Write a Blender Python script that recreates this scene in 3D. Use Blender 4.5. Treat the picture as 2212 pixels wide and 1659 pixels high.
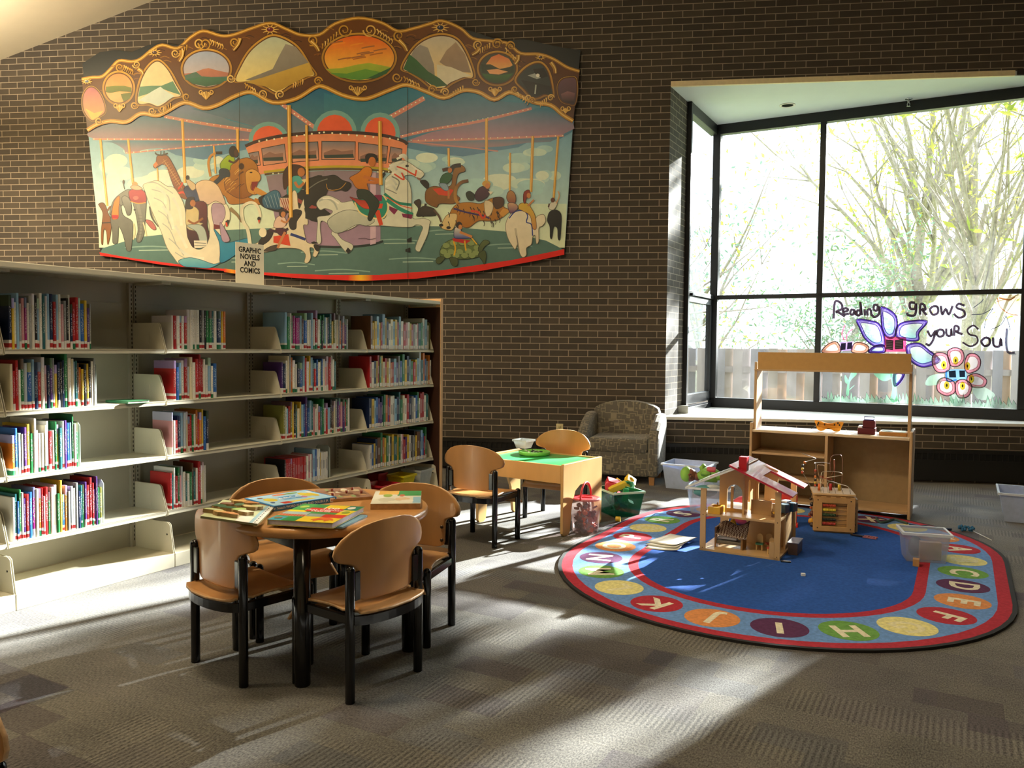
import bpy, bmesh, math, random
from mathutils import Vector as V, Matrix
from mathutils.geometry import tessellate_polygon
for o in list(bpy.data.objects): bpy.data.objects.remove(o)
sc = bpy.context.scene; C = sc.collection
R = math.radians; rnd = random.Random(7)

# ---------------- camera
FPX = 1740.0; CAMH = 1.33
yaw, pit, rol = R(7.4), math.atan((829.5-746)/FPX), R(.53)
cd = V((-math.sin(yaw)*math.cos(pit), math.cos(yaw)*math.cos(pit), -math.sin(pit)))
r0 = V((math.cos(yaw), math.sin(yaw), 0)); u0 = r0.cross(cd)
cr = r0*math.cos(rol)+u0*math.sin(rol); cu = -r0*math.sin(rol)+u0*math.cos(rol)
cam = bpy.data.cameras.new('camera'); co = bpy.data.objects.new('camera', cam); C.objects.link(co)
co.matrix_world = Matrix(((cr.x,cu.x,-cd.x,0),(cr.y,cu.y,-cd.y,0),(cr.z,cu.z,-cd.z,CAMH),(0,0,0,1)))
cam.sensor_width = 36; cam.lens = FPX/2212*36; cam.clip_start=.02; cam.clip_end=500
sc.camera = co

# ---------------- colour management
sc.view_settings.view_transform='Standard'; sc.view_settings.look='None'
sc.view_settings.gamma=1; sc.view_settings.use_curve_mapping=False
sc.view_settings.exposure = 0.62

# ---------------- world, sun, lamps
SUN_AZ, SUN_EL = R(38), R(20.5)
w = bpy.data.worlds.new('sky'); sc.world = w; w.use_nodes = True
bg = w.node_tree.nodes['Background']; bg.inputs[0].default_value=(.84,.92,1,1); bg.inputs[1].default_value=3.2
def lamp(name, kind, loc, energy, col, direc=None, **kw):
    l = bpy.data.lights.new(name, kind); l.energy = energy; l.color = col
    for k,v in kw.items(): setattr(l,k,v)
    o = bpy.data.objects.new(name,l); C.objects.link(o); o.location = loc
    if direc: o.rotation_euler = V(direc).to_track_quat('-Z','Y').to_euler()
    return o
sd = V((-math.sin(SUN_AZ)*math.cos(SUN_EL), -math.cos(SUN_AZ)*math.cos(SUN_EL), -math.sin(SUN_EL)))
lamp("sun","SUN",(12,20,12),40,(1,.97,.93),sd,angle=R(.6))
WARM=(1,.83,.58)
# unseen luminaires added for warm light on wall, mural and ceiling (their housings are built with the ceiling)
LUM=[(-7.0,6.1,3.7),(-2.2,3.0,5.2),(-6.2,1.6,4.0),(1.5,-1.0,6.2),(4.5,3.0,6.8)]
LPW=[120,95,75,26,5]
for (x,y,z),p in zip(LUM,LPW):
    lamp('unseen_lamp_light','AREA',(x,y,z-.03),p,WARM,(0,0,-1),shape='RECTANGLE',size=1.2,size_y=.5)
    lamp('unseen_lamp_uplight','AREA',(x,y,z+.08),p*[1.6,.5,.6,.3,.3][LPW.index(p)],WARM,(0,0,1),shape='RECTANGLE',size=1.2,size_y=.5)

# ---------------- helpers
def lin(h):
    if isinstance(h,tuple): return h[:3]
    h=h.lstrip('#'); r=[]
    if len(h)==3: h=''.join(c*2 for c in h)
    for i in (0,2,4):
        c=int(h[i:i+2],16)/255; r.append(c/12.92 if c<=.04045 else ((c+.055)/1.055)**2.4)
    return tuple(r)
MATS={}
def nn(nt,t,**kw):
    n=nt.nodes.new(t)
    for k,v in kw.items():
        if k.startswith('i_'): n.inputs[int(k[2:])].default_value=v
        else: setattr(n,k,v)
    return n
def mat(name,col='#888',rough=.5,metal=0,noise=.06,nsc=30,bump=0,bsc=200,stretch=None,spec=.5,alpha=1,trans=0,coat=0,emit=0):
    if name in MATS: return MATS[name]
    m=bpy.data.materials.new(name); m.use_nodes=True; nt=m.node_tree; b=nt.nodes['Principled BSDF']
    c=lin(col); b.inputs['Roughness'].default_value=rough; b.inputs['Metallic'].default_value=metal
    b.inputs['Specular IOR Level'].default_value=spec; b.inputs['Coat Weight'].default_value=coat
    tc=nn(nt,'ShaderNodeTexCoord'); mp=nn(nt,'ShaderNodeMapping')
    nt.links.new(tc.outputs['Object'],mp.inputs[0])
    if stretch: mp.inputs['Scale'].default_value=stretch
    no=nn(nt,'ShaderNodeTexNoise'); no.inputs['Scale'].default_value=nsc; no.inputs['Detail'].default_value=4
    nt.links.new(mp.outputs[0],no.inputs['Vector'])
    rp=nn(nt,'ShaderNodeValToRGB'); e=rp.color_ramp.elements
    e[0].position=.3; e[1].position=.7
    e[0].color=tuple(x*(1-noise) for x in c)+(1,); e[1].color=tuple(min(1,x*(1+noise)) for x in c)+(1,)
    nt.links.new(no.outputs[0],rp.inputs[0]); nt.links.new(rp.outputs[0],b.inputs['Base Color'])
    if bump:
        n2=nn(nt,'ShaderNodeTexNoise'); n2.inputs['Scale'].default_value=bsc; nt.links.new(tc.outputs['Object'],n2.inputs['Vector'])
        bp=nn(nt,'ShaderNodeBump'); bp.inputs['Strength'].default_value=bump; bp.inputs['Distance'].default_value=.003
        nt.links.new(n2.outputs[0],bp.inputs['Height']); nt.links.new(bp.outputs[0],b.inputs['Normal'])
    if emit:
        b.inputs['Emission Color'].default_value=c+(1,); b.inputs['Emission Strength'].default_value=emit
    if trans:   # thin clear plastic: see-through mixed with a slightly milky gloss
        tr=nn(nt,'ShaderNodeBsdfTransparent'); mx=nn(nt,'ShaderNodeMixShader'); mx.inputs[0].default_value=1-trans
        tr.inputs[0].default_value=tuple(.6+.4*x for x in c)+(1,)
        nt.links.new(tr.outputs[0],mx.inputs[1]); nt.links.new(b.outputs[0],mx.inputs[2])
        nt.links.new(mx.outputs[0],nt.nodes['Material Output'].inputs[0])
    MATS[name]=m; return m

class G:
    """collects shapes, then links them as ONE mesh object"""
    def __init__(s): s.v=[]; s.f=[]; s.mi=[]; s.sm=[]; s.m=0; s.M=Matrix.Identity(4); s.c=[]; s.col=None
    def add(s,vs,fs,smooth=False):
        n=len(s.v); s.v+=[s.M@V(p) for p in vs]
        for f in fs: s.f.append([n+i for i in f]); s.mi.append(s.m); s.sm.append(smooth)
        return s
    def box(s,c,d,rz=0,rx=0,ry=0,taper=1):
        X=Matrix.Translation(c)@Matrix.Rotation(rz,4,'Z')@Matrix.Rotation(ry,4,'Y')@Matrix.Rotation(rx,4,'X')
        a,b,e=[q/2 for q in d]; t=taper
        vs=[X@V(p) for p in ((-a*t,-b*t,-e),(a*t,-b*t,-e),(a*t,b*t,-e),(-a*t,b*t,-e),(-a,-b,e),(a,-b,e),(a,b,e),(-a,b,e))]
        return s.add(vs,[(0,3,2,1),(4,5,6,7),(0,1,5,4),(1,2,6,5),(2,3,7,6),(3,0,4,7)])
    def b2(s,x0,x1,y0,y1,z0,z1): return s.box(((x0+x1)/2,(y0+y1)/2,(z0+z1)/2),(x1-x0,y1-y0,z1-z0))
    def tube(s,pts,r,n=8,close=False,cap=True):
        pts=[V(p) for p in pts]; rs=r if isinstance(r,(list,tuple)) else [r]*len(pts)
        N=len(pts); vs=[]; up=None
        for i,p in enumerate(pts):
            a=pts[(i-1)%N] if (i or close) else p; b=pts[(i+1)%N] if (i<N-1 or close) else p
            t=(b-a); t=t.normalized() if t.length>1e-9 else V((0,0,1))
            if up is None: up=t.orthogonal().normalized()
            up=(up-t*up.dot(t)); up=up.normalized() if up.length>1e-6 else t.orthogonal().normalized()
            w_=t.cross(up)
            for k in range(n):
                q=2*math.pi*k/n; vs.append(p+(up*math.cos(q)+w_*math.sin(q))*rs[i])
        fs=[]
        for i in range(N if close else N-1):
            j=(i+1)%N
            for k in range(n): fs.append((i*n+k,i*n+(k+1)%n,j*n+(k+1)%n,j*n+k))
        if cap and not close: fs+= [tuple(range(n))[::-1], tuple((N-1)*n+k for k in range(n))]
        return s.add(vs,fs,True)
    def cyl(s,a,b,r,r2=None,n=16): return s.tube([a,b],[r,r if r2 is None else r2],n)
    def post(s,x,y,z0,z1,r,n=14):   # round post with a domed top
        z=[z0,z0+.002]+[z1-r+r*math.sin(q*math.pi/8) for q in range(4)]+[z1]
        rr=[r*.96,r]+[r*math.cos(q*math.pi/8) for q in range(4)]+[r*.05]
        return s.tube([(x,y,q) for q in z],rr,n)
    def lathe(s,prof,cx=0,cy=0,n=28,z0=0,sy=1):
        vs=[];fs=[]
        for r,z in prof:
            for k in range(n):
                q=2*math.pi*k/n; vs.append((cx+r*math.cos(q),cy+r*math.sin(q)*sy,z0+z))
        for i in range(len(prof)-1):
            for k in range(n): fs.append((i*n+k,i*n+(k+1)%n,(i+1)*n+(k+1)%n,(i+1)*n+k))
        if prof[0][0]>1e-4: fs.append(tuple(range(n))[::-1])
        if prof[-1][0]>1e-4: fs.append(tuple((len(prof)-1)*n+k for k in range(n)))
        return s.add(vs,fs,True)
    def sph(s,c,r,n=12,sc=(1,1,1)):
        vs=[];fs=[];m=max(4,n//2)
        for i in range(m+1):
            a=math.pi*i/m
            for k in range(n):
                q=2*math.pi*k/n
                vs.append((c[0]+r*sc[0]*math.sin(a)*math.cos(q),c[1]+r*sc[1]*math.sin(a)*math.sin(q),c[2]-r*sc[2]*math.cos(a)))
        for i in range(m):
            for k in range(n): fs.append((i*n+k,i*n+(k+1)%n,(i+1)*n+(k+1)%n,(i+1)*n+k))
        return s.add(vs,fs,True)
    def prism(s,poly,t,fr=None,holes=()):
        """extrude a 2-D outline (with holes) by t; fr maps (u,v,w)->point"""
        fr=fr or (lambda a,b,c:V((a,b,c)))
        loops=[poly]+list(holes); flat=[p for l in loops for p in l]; n=len(flat)
        tri=tessellate_polygon([[V((p[0],p[1],0)) for p in l] for l in loops])
        vs=[fr(p[0],p[1],0) for p in flat]+[fr(p[0],p[1],t) for p in flat]
        fs=[tuple(x) for x in tri]+[tuple(i+n for i in x)[::-1] for x in tri]
        k=0
        for l in loops:
            m=len(l)
            for i in range(m): fs.append((k+i,k+(i+1)%m,n+k+(i+1)%m,n+k+i))
            k+=m
        return s.add(vs,fs)
    def obj(s,name,mats,parent=None,loc=None,rz=0,bev=0,sub=0,fix=True):
        me=bpy.data.meshes.new(name); me.from_pydata([tuple(p) for p in s.v],[],s.f)
        for m in (mats if isinstance(mats,(list,tuple)) else [mats]): me.materials.append(m)
        for p,i,q in zip(me.polygons,s.mi,s.sm): p.material_index=i; p.use_smooth=q
        if s.c:
            ca=me.color_attributes.new('paint','FLOAT_COLOR','POINT')
            for i,c in enumerate(s.c): ca.data[i].color=tuple(c)+(1,)
        elif fix:
            bm=bmesh.new(); bm.from_mesh(me); bmesh.ops.recalc_face_normals(bm,faces=bm.faces); bm.to_mesh(me); bm.free()
        me.update()
        o=bpy.data.objects.new(name,me); C.objects.link(o)
        if parent: o.parent=parent
        if loc: o.location=loc
        if rz: o.rotation_euler=(0,0,rz)
        if bev:
            b=o.modifiers.new('bevel','BEVEL'); b.width=bev; b.segments=2; b.limit_method='ANGLE'; b.angle_limit=R(50)
        if sub:
            b=o.modifiers.new('sub','SUBSURF'); b.levels=b.render_levels=sub
        return o
def tag(o,label,cat,group=None,kind=None):
    if label: o['label']=label
    if cat: o['category']=cat
    if group: o['group']=group
    if kind: o['kind']=kind
    return o
def thing(name,label,cat,loc=(0,0,0),rz=0,group=None):
    o=bpy.data.objects.new(name,None); C.objects.link(o); o.location=loc; o.rotation_euler=(0,0,rz)
    o.empty_display_size=.1
    return tag(o,label,cat,group)
def struct(o): o['kind']='structure'; return o
def dup(root,loc,rz,label=None,group=None):
    kids=[(ch,list(ch.children)) for ch in root.children]
    r=root.copy(); C.objects.link(r); r.location=loc; r.rotation_euler=(0,0,rz)
    if label: r['label']=label
    if group: r['group']=group
    for ch,gs in kids:
        c=ch.copy(); C.objects.link(c); c.parent=r
        for g in gs:
            d=g.copy(); C.objects.link(d); d.parent=c
    return r
def spl(pts,n=6,closed=True):
    """Catmull-Rom through 2-D/3-D points"""
    N=len(pts); out=[]; P=lambda i:V(pts[i%N]) if closed else V(pts[max(0,min(N-1,i))])
    for i in range(N if closed else N-1):
        a,b,c,d=P(i-1),P(i),P(i+1),P(i+2)
        for k in range(n):
            t=k/n; out.append(.5*((2*b)+(c-a)*t+(2*a-5*b+4*c-d)*t*t+(3*b-a-3*c+d)*t**3))
    if not closed: out.append(V(pts[-1]))
    return out
def text(name,s,size,m,parent=None,depth=.0006,loc=(0,0,0),M=None,align='CENTER',off=0):
    cu_=bpy.data.curves.new(name,'FONT'); cu_.body=s; cu_.size=size; cu_.align_x=align; cu_.align_y='CENTER'
    cu_.extrude=depth; cu_.offset=off; cu_.resolution_u=3
    t=bpy.data.objects.new(name+'_c',cu_); C.objects.link(t)
    bpy.context.view_layer.update()
    me=bpy.data.meshes.new_from_object(t.evaluated_get(bpy.context.evaluated_depsgraph_get()))
    bpy.data.objects.remove(t)
    me.name=name; me.materials.clear(); me.materials.append(m)
    if M is not None: me.transform(M)
    o=bpy.data.objects.new(name,me); C.objects.link(o); o.location=loc
    if parent: o.parent=parent
    return o
# ray helper: where the sight line through photo position (x,y) meets a plane of the place
def ray(x,y): return cd+cr*((x-1106)/FPX)+cu*((829.5-y)/FPX)
def on(x,y,p0,n):
    v=ray(x,y); o=V((0,0,CAMH)); n=V(n); return o+v*((V(p0)-o).dot(n)/v.dot(n))
# ================= ROOM
A=R(21.8); U=V((math.sin(A),math.cos(A),0)); N=V((math.cos(A),-math.sin(A),0))   # the second grid of the building
WY=8.5
def brick(name,swap=False):
    m=bpy.data.materials.new(name); m.use_nodes=True; nt=m.node_tree; b=nt.nodes['Principled BSDF']; L=nt.links.new
    tc=nn(nt,'ShaderNodeTexCoord'); sp=nn(nt,'ShaderNodeSeparateXYZ'); cb=nn(nt,'ShaderNodeCombineXYZ')
    L(tc.outputs['Object'],sp.inputs[0]); L(sp.outputs['X'],cb.inputs[0]); L(sp.outputs['Z'],cb.inputs[1])
    br=nn(nt,'ShaderNodeTexBrick'); br.offset=.5; br.squash=1
    br.inputs['Scale'].default_value=1; br.inputs['Brick Width'].default_value=.2032; br.inputs['Row Height'].default_value=.0677
    br.inputs['Mortar Size'].default_value=.0042; br.inputs['Mortar Smooth'].default_value=.2; br.inputs['Bias'].default_value=-.1
    br.inputs['Color1'].default_value=lin('#4a4033')+(1,); br.inputs['Color2'].default_value=lin('#372f26')+(1,); br.inputs['Mortar'].default_value=lin('#a09380')+(1,)
    L(cb.outputs[0],br.inputs['Vector'])
    no=nn(nt,'ShaderNodeTexNoise'); no.inputs['Scale'].default_value=9; no.inputs['Detail'].default_value=8; L(tc.outputs['Object'],no.inputs['Vector'])
    mx=nn(nt,'ShaderNodeMix'); mx.data_type='RGBA'; mx.blend_type='MULTIPLY'; mx.inputs[0].default_value=.35
    L(br.outputs['Color'],mx.inputs[6]); L(no.outputs[0],mx.inputs[7]); 
    br2=nn(nt,'ShaderNodeBrightContrast'); br2.inputs[1].default_value=.015; L(mx.outputs[2],br2.inputs[0])
    L(br2.outputs[0],b.inputs['Base Color']); b.inputs['Roughness'].default_value=.82
    n2=nn(nt,'ShaderNodeTexNoise'); n2.inputs['Scale'].default_value=260; L(tc.outputs['Object'],n2.inputs['Vector'])
    mt=nn(nt,'ShaderNodeMath',operation='MULTIPLY_ADD'); L(br.outputs['Fac'],mt.inputs[0]); mt.inputs[1].default_value=-1.2; L(n2.outputs[0],mt.inputs[2])
    bp=nn(nt,'ShaderNodeBump'); bp.inputs['Strength'].default_value=.55; bp.inputs['Distance'].default_value=.003; L(mt.outputs[0],bp.inputs['Height']); L(bp.outputs[0],b.inputs['Normal'])
    return m
BR=brick('dark_brick')
def carpet():
    m=bpy.data.materials.new('carpet_tile'); m.use_nodes=True; nt=m.node_tree; b=nt.nodes['Principled BSDF']; L=nt.links.new
    tc=nn(nt,'ShaderNodeTexCoord'); mp=nn(nt,'ShaderNodeMapping'); mp.inputs['Rotation'].default_value=(0,0,A); L(tc.outputs['Object'],mp.inputs[0])
    P=mp.outputs[0]
    def cell(w,h,off=0,seed=0):
        """random value per rectangular patch, rows staggered"""
        s=nn(nt,'ShaderNodeSeparateXYZ'); L(P,s.inputs[0])
        fy=nn(nt,'ShaderNodeMath',operation='DIVIDE'); L(s.outputs[1],fy.inputs[0]); fy.inputs[1].default_value=h
        iy=nn(nt,'ShaderNodeMath',operation='FLOOR'); L(fy.outputs[0],iy.inputs[0])
        ox=nn(nt,'ShaderNodeMath',operation='MULTIPLY'); L(iy.outputs[0],ox.inputs[0]); ox.inputs[1].default_value=off
        fx=nn(nt,'ShaderNodeMath',operation='DIVIDE'); L(s.outputs[0],fx.inputs[0]); fx.inputs[1].default_value=w
        ax=nn(nt,'ShaderNodeMath',operation='ADD'); L(fx.outputs[0],ax.inputs[0]); L(ox.outputs[0],ax.inputs[1])
        ix=nn(nt,'ShaderNodeMath',operation='FLOOR'); L(ax.outputs[0],ix.inputs[0])
        c=nn(nt,'ShaderNodeCombineXYZ'); L(ix.outputs[0],c.inputs[0]); L(iy.outputs[0],c.inputs[1]); c.inputs[2].default_value=seed
        wn=nn(nt,'ShaderNodeTexWhiteNoise',noise_dimensions='3D'); L(c.outputs[0],wn.inputs['Vector']); return wn.outputs[0]
    big=cell(.61,.305,.37); sm=cell(.30,.152,.61,5); strp=cell(.40,.203,.29,9)
    def ramp(src,stops,interp='CONSTANT'):
        r=nn(nt,'ShaderNodeValToRGB'); r.color_ramp.interpolation=interp; e=r.color_ramp.elements
        while len(e)<len(stops): e.new(.5)
        for k,(p,c) in enumerate(stops): e[k].position=p; e[k].color=lin(c)+(1,)
        L(src,r.inputs[0]); return r.outputs[0]
    cb=ramp(big,[(0,'#7f7b73'),(.26,'#777369'),(.46,'#6f6a62'),(.6,'#79756b'),(.74,'#6a6465'),(.86,'#817c70'),(.93,'#4a3d46')])
    cs=ramp(sm,[(0,'#7b776d'),(.3,'#6e6a62'),(.55,'#77726a'),(.72,'#66686c'),(.82,'#74706a'),(.89,'#463a44'),(.96,'#4f5258')])
    mx=nn(nt,'ShaderNodeMix'); mx.data_type='RGBA'; mx.inputs[0].default_value=.5; L(cb,mx.inputs[6]); L(cs,mx.inputs[7])
    # yarn: fine stripes in some patches, loops everywhere
    s=nn(nt,'ShaderNodeSeparateXYZ'); L(P,s.inputs[0])
    wx=nn(nt,'ShaderNodeMath',operation='MULTIPLY'); L(s.outputs[0],wx.inputs[0]); wx.inputs[1].default_value=2*math.pi/.021
    sx=nn(nt,'ShaderNodeMath',operation='SINE'); L(wx.outputs[0],sx.inputs[0])
    g=nn(nt,'ShaderNodeMath',operation='GREATER_THAN'); L(strp,g.inputs[0]); g.inputs[1].default_value=.8
    st=nn(nt,'ShaderNodeMath',operation='MULTIPLY'); L(sx.outputs[0],st.inputs[0]); L(g.outputs[0],st.inputs[1])
    mq=nn(nt,'ShaderNodeMapping'); L(P,mq.inputs[0]); mq.inputs['Scale'].default_value=(1,.45,1)
    n1=nn(nt,'ShaderNodeTexNoise'); n1.inputs['Scale'].default_value=190; n1.inputs['Detail'].default_value=2; L(mq.outputs[0],n1.inputs['Vector'])
    a1=nn(nt,'ShaderNodeMath',operation='MULTIPLY_ADD'); L(st.outputs[0],a1.inputs[0]); a1.inputs[1].default_value=.12; L(n1.outputs[0],a1.inputs[2])
    n3=nn(nt,'ShaderNodeTexNoise'); n3.inputs['Scale'].default_value=3; L(P,n3.inputs['Vector'])
    a2=nn(nt,'ShaderNodeMath',operation='MULTIPLY_ADD'); L(n3.outputs[0],a2.inputs[0]); a2.inputs[1].default_value=.3; L(a1.outputs[0],a2.inputs[2])
    rp=nn(nt,'ShaderNodeMapRange'); L(a2.outputs[0],rp.inputs[0])
    for k,v in ((1,.42),(2,.88),(3,.17),(4,.98)): rp.inputs[k].default_value=v
    vm=nn(nt,'ShaderNodeVectorMath',operation='SCALE'); L(mx.outputs[2],vm.inputs[0]); L(rp.outputs[0],vm.inputs['Scale'])
    L(vm.outputs[0],b.inputs['Base Color']); b.inputs['Roughness'].default_value=.95; b.inputs['Specular IOR Level'].default_value=.25
    b.inputs['Sheen Weight'].default_value=.15
    bp=nn(nt,'ShaderNodeBump'); bp.inputs['Strength'].default_value=.5; bp.inputs['Distance'].default_value=.004; L(a1.outputs[0],bp.inputs['Height']); L(bp.outputs[0],b.inputs['Normal'])
    return m
RX0,RX1,RY0=-9.5,8.5,-5.5
ZC=lambda x: 6.686+.309*x      # underside of the sloping ceiling
g=G(); g.b2(RX0,RX1,RY0,WY,-.1,0); struct(g.obj('floor',carpet()))
# back wall with the bay opening
BX0,BX1=.503,5.0; SZ=.575; HZ=4.03; T=.3
corner=V((1.163,10.04,0))
g=G()
g.prism([(RX0,0),(RX1,0),(RX1,ZC(RX1)),(RX0,ZC(RX0))],T,lambda a,b,c:V((a,WY+c,b)),holes=[[(BX0,SZ),(BX0,HZ),(BX1,HZ),(BX1,SZ)]])
struct(g.obj('wall_back',BR))
plaster=mat('plaster_cream','#e6dcc4',.9,noise=.02,nsc=5)
for nm,a in (('wall_left',(RX0-.3,RX0,RY0-.3,WY+.3,0)),('wall_right',(RX1,RX1+.3,RY0-.3,WY+.3,0)),('wall_front',(RX0-.3,RX1+.3,RY0-.3,RY0,0))):
    g=G(); g.b2(a[0],a[1],a[2],a[3],0,9.6); struct(g.obj(nm,BR if nm!='wall_front' else plaster))
g=G(); 
g.prism([(RX0-.3,ZC(RX0-.3)),(RX1+.3,ZC(RX1+.3)),(RX1+.3,ZC(RX1+.3)+.25),(RX0-.3,ZC(RX0-.3)+.25)],WY+.3-(RY0-.3),lambda a,b,c:V((a,RY0-.3+c,b)))
struct(g.obj('ceiling',plaster))
# bay: left return in brick, sill, soffit
g=G(); a0=V((BX0,WY,0))
# local frame along U for brick courses
ret=G(); ret.prism([(0,0),(.58,0),(.58,4.03),(0,4.03)],.25,lambda a,b,c:V((a,c,b)))
o=struct(ret.obj('wall_return',BR)); o.location=(BX0,WY,0); o.rotation_euler=(0,0,math.pi/2-A)
D=V((5.02,8.5,0)); Gd=V((math.cos(A),-math.sin(A),0))
white=mat('sill_white','#dcd9d0',.45,noise=.03,nsc=8)
def poly3(pts,z0,z1):
    g=G(); g.prism([(p[0],p[1]) for p in pts],z1-z0,lambda a,b,c:V((a,b,z0+c))); return g
off=.12
cc=corner+U*off; 
lft=V((BX0,WY,0))
sillp=[(BX0,WY-.035),(BX1,WY-.035),(5.2,8.6),(cc.x+.05,cc.y),(1.05,10.1),(BX0-.12,WY+.05),(BX0-.02,WY-.035)]
sillp=[(BX0+.002,WY-.03),(BX1,WY-.03),(D.x+.2,8.55),(corner.x+.05,corner.y+.12),(BX0+.002,WY+.02)]
struct(poly3(sillp,SZ,SZ+.03).obj('trim_1',white,bev=.003))
wp=[(BX0+.005,WY+.31),(BX1,WY+.31),(D.x+.2,8.9),(corner.x,corner.y+.25)]
g=poly3([(BX0-.1,WY+.3),(5.3,WY+.3),(5.3,8.75),(corner.x,corner.y+.15)],-.1,SZ-.002); struct(g.obj('wall_bay_base',BR))
soff=mat('soffit_paint','#cfd6d8',.6,noise=.02,nsc=4)
g=poly3([(BX0+.002,WY+.002),(BX1,WY+.002),(D.x+.3,8.55),(corner.x+.05,corner.y+.15),(BX0-.1,WY+.3)],3.985,4.12); struct(g.obj('ceiling_bay',soff))
g=G(); g.b2(BX0-.0,3.78,WY-.012,WY+.02,3.983,4.035); struct(g.obj('trim_2',mat('trim_cream','#e8d9b0',.5)))
g=G(); g.b2(3.80,BX1,WY-.012,WY+.05,3.99,4.045); struct(g.obj('trim_3',mat('trim_dark','#2a241f',.6)))
# soffit downlight and sprinkler
def at_soff(x,y): return on(x,y,(0,0,3.985),(0,0,1))
p=at_soff(1701,227); t=thing('recessed_downlight','dark round recessed downlight with a pale rim in the bay soffit','light',(p.x,p.y,3.985))
G().lathe([(.062,0),(.085,0),(.085,-.006),(.066,-.008),(.062,0)]).obj('trim_ring',white,t)
G().lathe([(.001,-.001),(.063,-.001),(.063,-.004),(.001,-.004)]).obj('lens',mat('dark_hole','#050505',.9,spec=.1),t)  # black disc stands in for the fitting's dark, unlit hole
p=at_soff(1963,213); t=thing('fire_sprinkler','small metal fire sprinkler hanging from the bay soffit above the right window','sprinkler',(p.x,p.y,3.985))
chrome=mat('chrome','#b9bcc0',.25,.9)
G().lathe([(.035,0),(.035,-.006),(.012,-.01)]).obj('escutcheon',chrome,t)
G().cyl((0,0,0),(0,0,-.045),.011).tube([(0,0,-.045),(.014,0,-.055),(.012,0,-.072),(0,0,-.08)],.003,6).tube([(0,0,-.045),(-.014,0,-.055),(-.012,0,-.072),(0,0,-.08)],.003,6).lathe([(.001,-.083),(.02,-.083),(.02,-.08),(.001,-.08)]).obj('head',chrome,t)
# baseboard heater: dark cabinet with a grille slot
bh=mat('heater_enamel','#16140f',.5,noise=.1); bk=mat('heater_slot','#020202',.8)
for nm,x0,x1 in (('baseboard_back',-9.5,8.5),):
    g=G(); g.b2(x0,x1,WY-.075,WY,.03,.335); g.m=1
    g.b2(x0,x1,WY-.078,WY-.07,.235,.300)
    g.m=0
    k=x0
    while k<x1: g.b2(k,k+.006,WY-.083,WY-.07,.235,.300); k+=.0535
    g.b2(x0,x1,WY-.085,WY-.07,.300,.335); g.b2(x0,x1,WY-.083,WY-.07,.222,.235)
    struct(g.obj(nm,[bh,bk]))
# windows
FR=mat('frame_dark','#101216',.45,noise=.05)
def glassmat():
    m=bpy.data.materials.new('window_glass'); m.use_nodes=True; nt=m.node_tree; L=nt.links.new; nt.nodes.remove(nt.nodes['Principled BSDF'])
    tr=nn(nt,'ShaderNodeBsdfTransparent'); tr.inputs[0].default_value=(.93,.96,.96,1)
    gl=nn(nt,'ShaderNodeBsdfGlossy'); gl.inputs['Roughness'].default_value=.02; lw=nn(nt,'ShaderNodeLayerWeight'); lw.inputs[0].default_value=.5; pw=nn(nt,'ShaderNodeMath',operation='POWER'); L(lw.outputs['Facing'],pw.inputs[0]); pw.inputs[1].default_value=6; fr=nn(nt,'ShaderNodeMath',operation='MULTIPLY_ADD'); L(pw.outputs[0],fr.inputs[0]); fr.inputs[1].default_value=.5; fr.inputs[2].default_value=.03
    m1=nn(nt,'ShaderNodeMixShader'); L(fr.outputs[0],m1.inputs[0]); L(tr.outputs[0],m1.inputs[1]); L(gl.outputs[0],m1.inputs[2])
    dn=nn(nt,'ShaderNodeTexNoise'); dn.inputs['Scale'].default_value=2.5; dn.inputs['Detail'].default_value=6
    mr=nn(nt,'ShaderNodeMapRange'); L(dn.outputs[0],mr.inputs[0]); mr.inputs[3].default_value=.003; mr.inputs[4].default_value=.009
    tl=nn(nt,'ShaderNodeBsdfTranslucent'); tl.inputs[0].default_value=(.9,.92,1,1)  # faint translucent veil put into the glass to imitate glare haze
    m2=nn(nt,'ShaderNodeMixShader'); L(mr.outputs[0],m2.inputs[0]); L(m1.outputs[0],m2.inputs[1]); L(tl.outputs[0],m2.inputs[2])
    L(m2.outputs[0],nt.nodes['Material Output'].inputs[0]); return m
GL=glassmat()
ZB,ZT=.605,3.985
# frames live in a local frame: x along the glass, y outward
def win(name,org,direc,xs,zs,rails,posts,panes):
    rz=math.atan2(direc.y,direc.x)
    t=bpy.data.objects.new(name,None); C.objects.link(t); t.location=org; t.rotation_euler=(0,0,rz); t['kind']='structure'
    for (x0,x1,z0,z1,d) in rails+posts:
        g=G(); g.b2(x0,x1,-d/2,d/2,z0,z1); g.obj('frame_bar',FR,t,bev=.004)
    for (x0,x1,z0,z1) in panes:
        g=G(); g.b2(x0,x1,-.003,.003,z0,z1); g.obj('pane',GL,t)
    return t
oM=V((corner.x,corner.y,0))
W1=win('window_1',oM,Gd,0,0,
   [(-.03,4.13,ZB,.722,.10),(-.03,4.13,1.905,1.955,.08),(-.03,4.13,3.87,ZT,.10)],
   [(-.045,.045,ZB,ZT,.10),(1.17,1.235,.72,3.88,.08),(3.15,3.23,.72,3.88,.08),(4.05,4.13,ZB,ZT,.10)],
   [(a,b,c,d) for a,b in ((.04,1.175),(1.23,3.155),(3.225,4.055)) for c,d in ((.71,1.91),(1.95,3.875))])
retl=(corner-V((BX0,WY,0))).length
W2=win('window_2',V((BX0,WY,0)),U,0,0,
   [(.58,retl,ZB,.66,.09),(.58,retl,.69,.80,.06),(.58,retl,1.83,1.90,.06),(.58,retl,1.905,1.955,.09),(.58,retl,3.87,ZT,.09)],
   [(.575,.625,ZB,ZT,.10),(.64,.685,.69,1.9,.06),(retl-.12,retl-.07,.69,1.9,.06)],
   [(.62,retl-.04,1.95,3.875),(.66,retl-.1,.79,1.84)])
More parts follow.
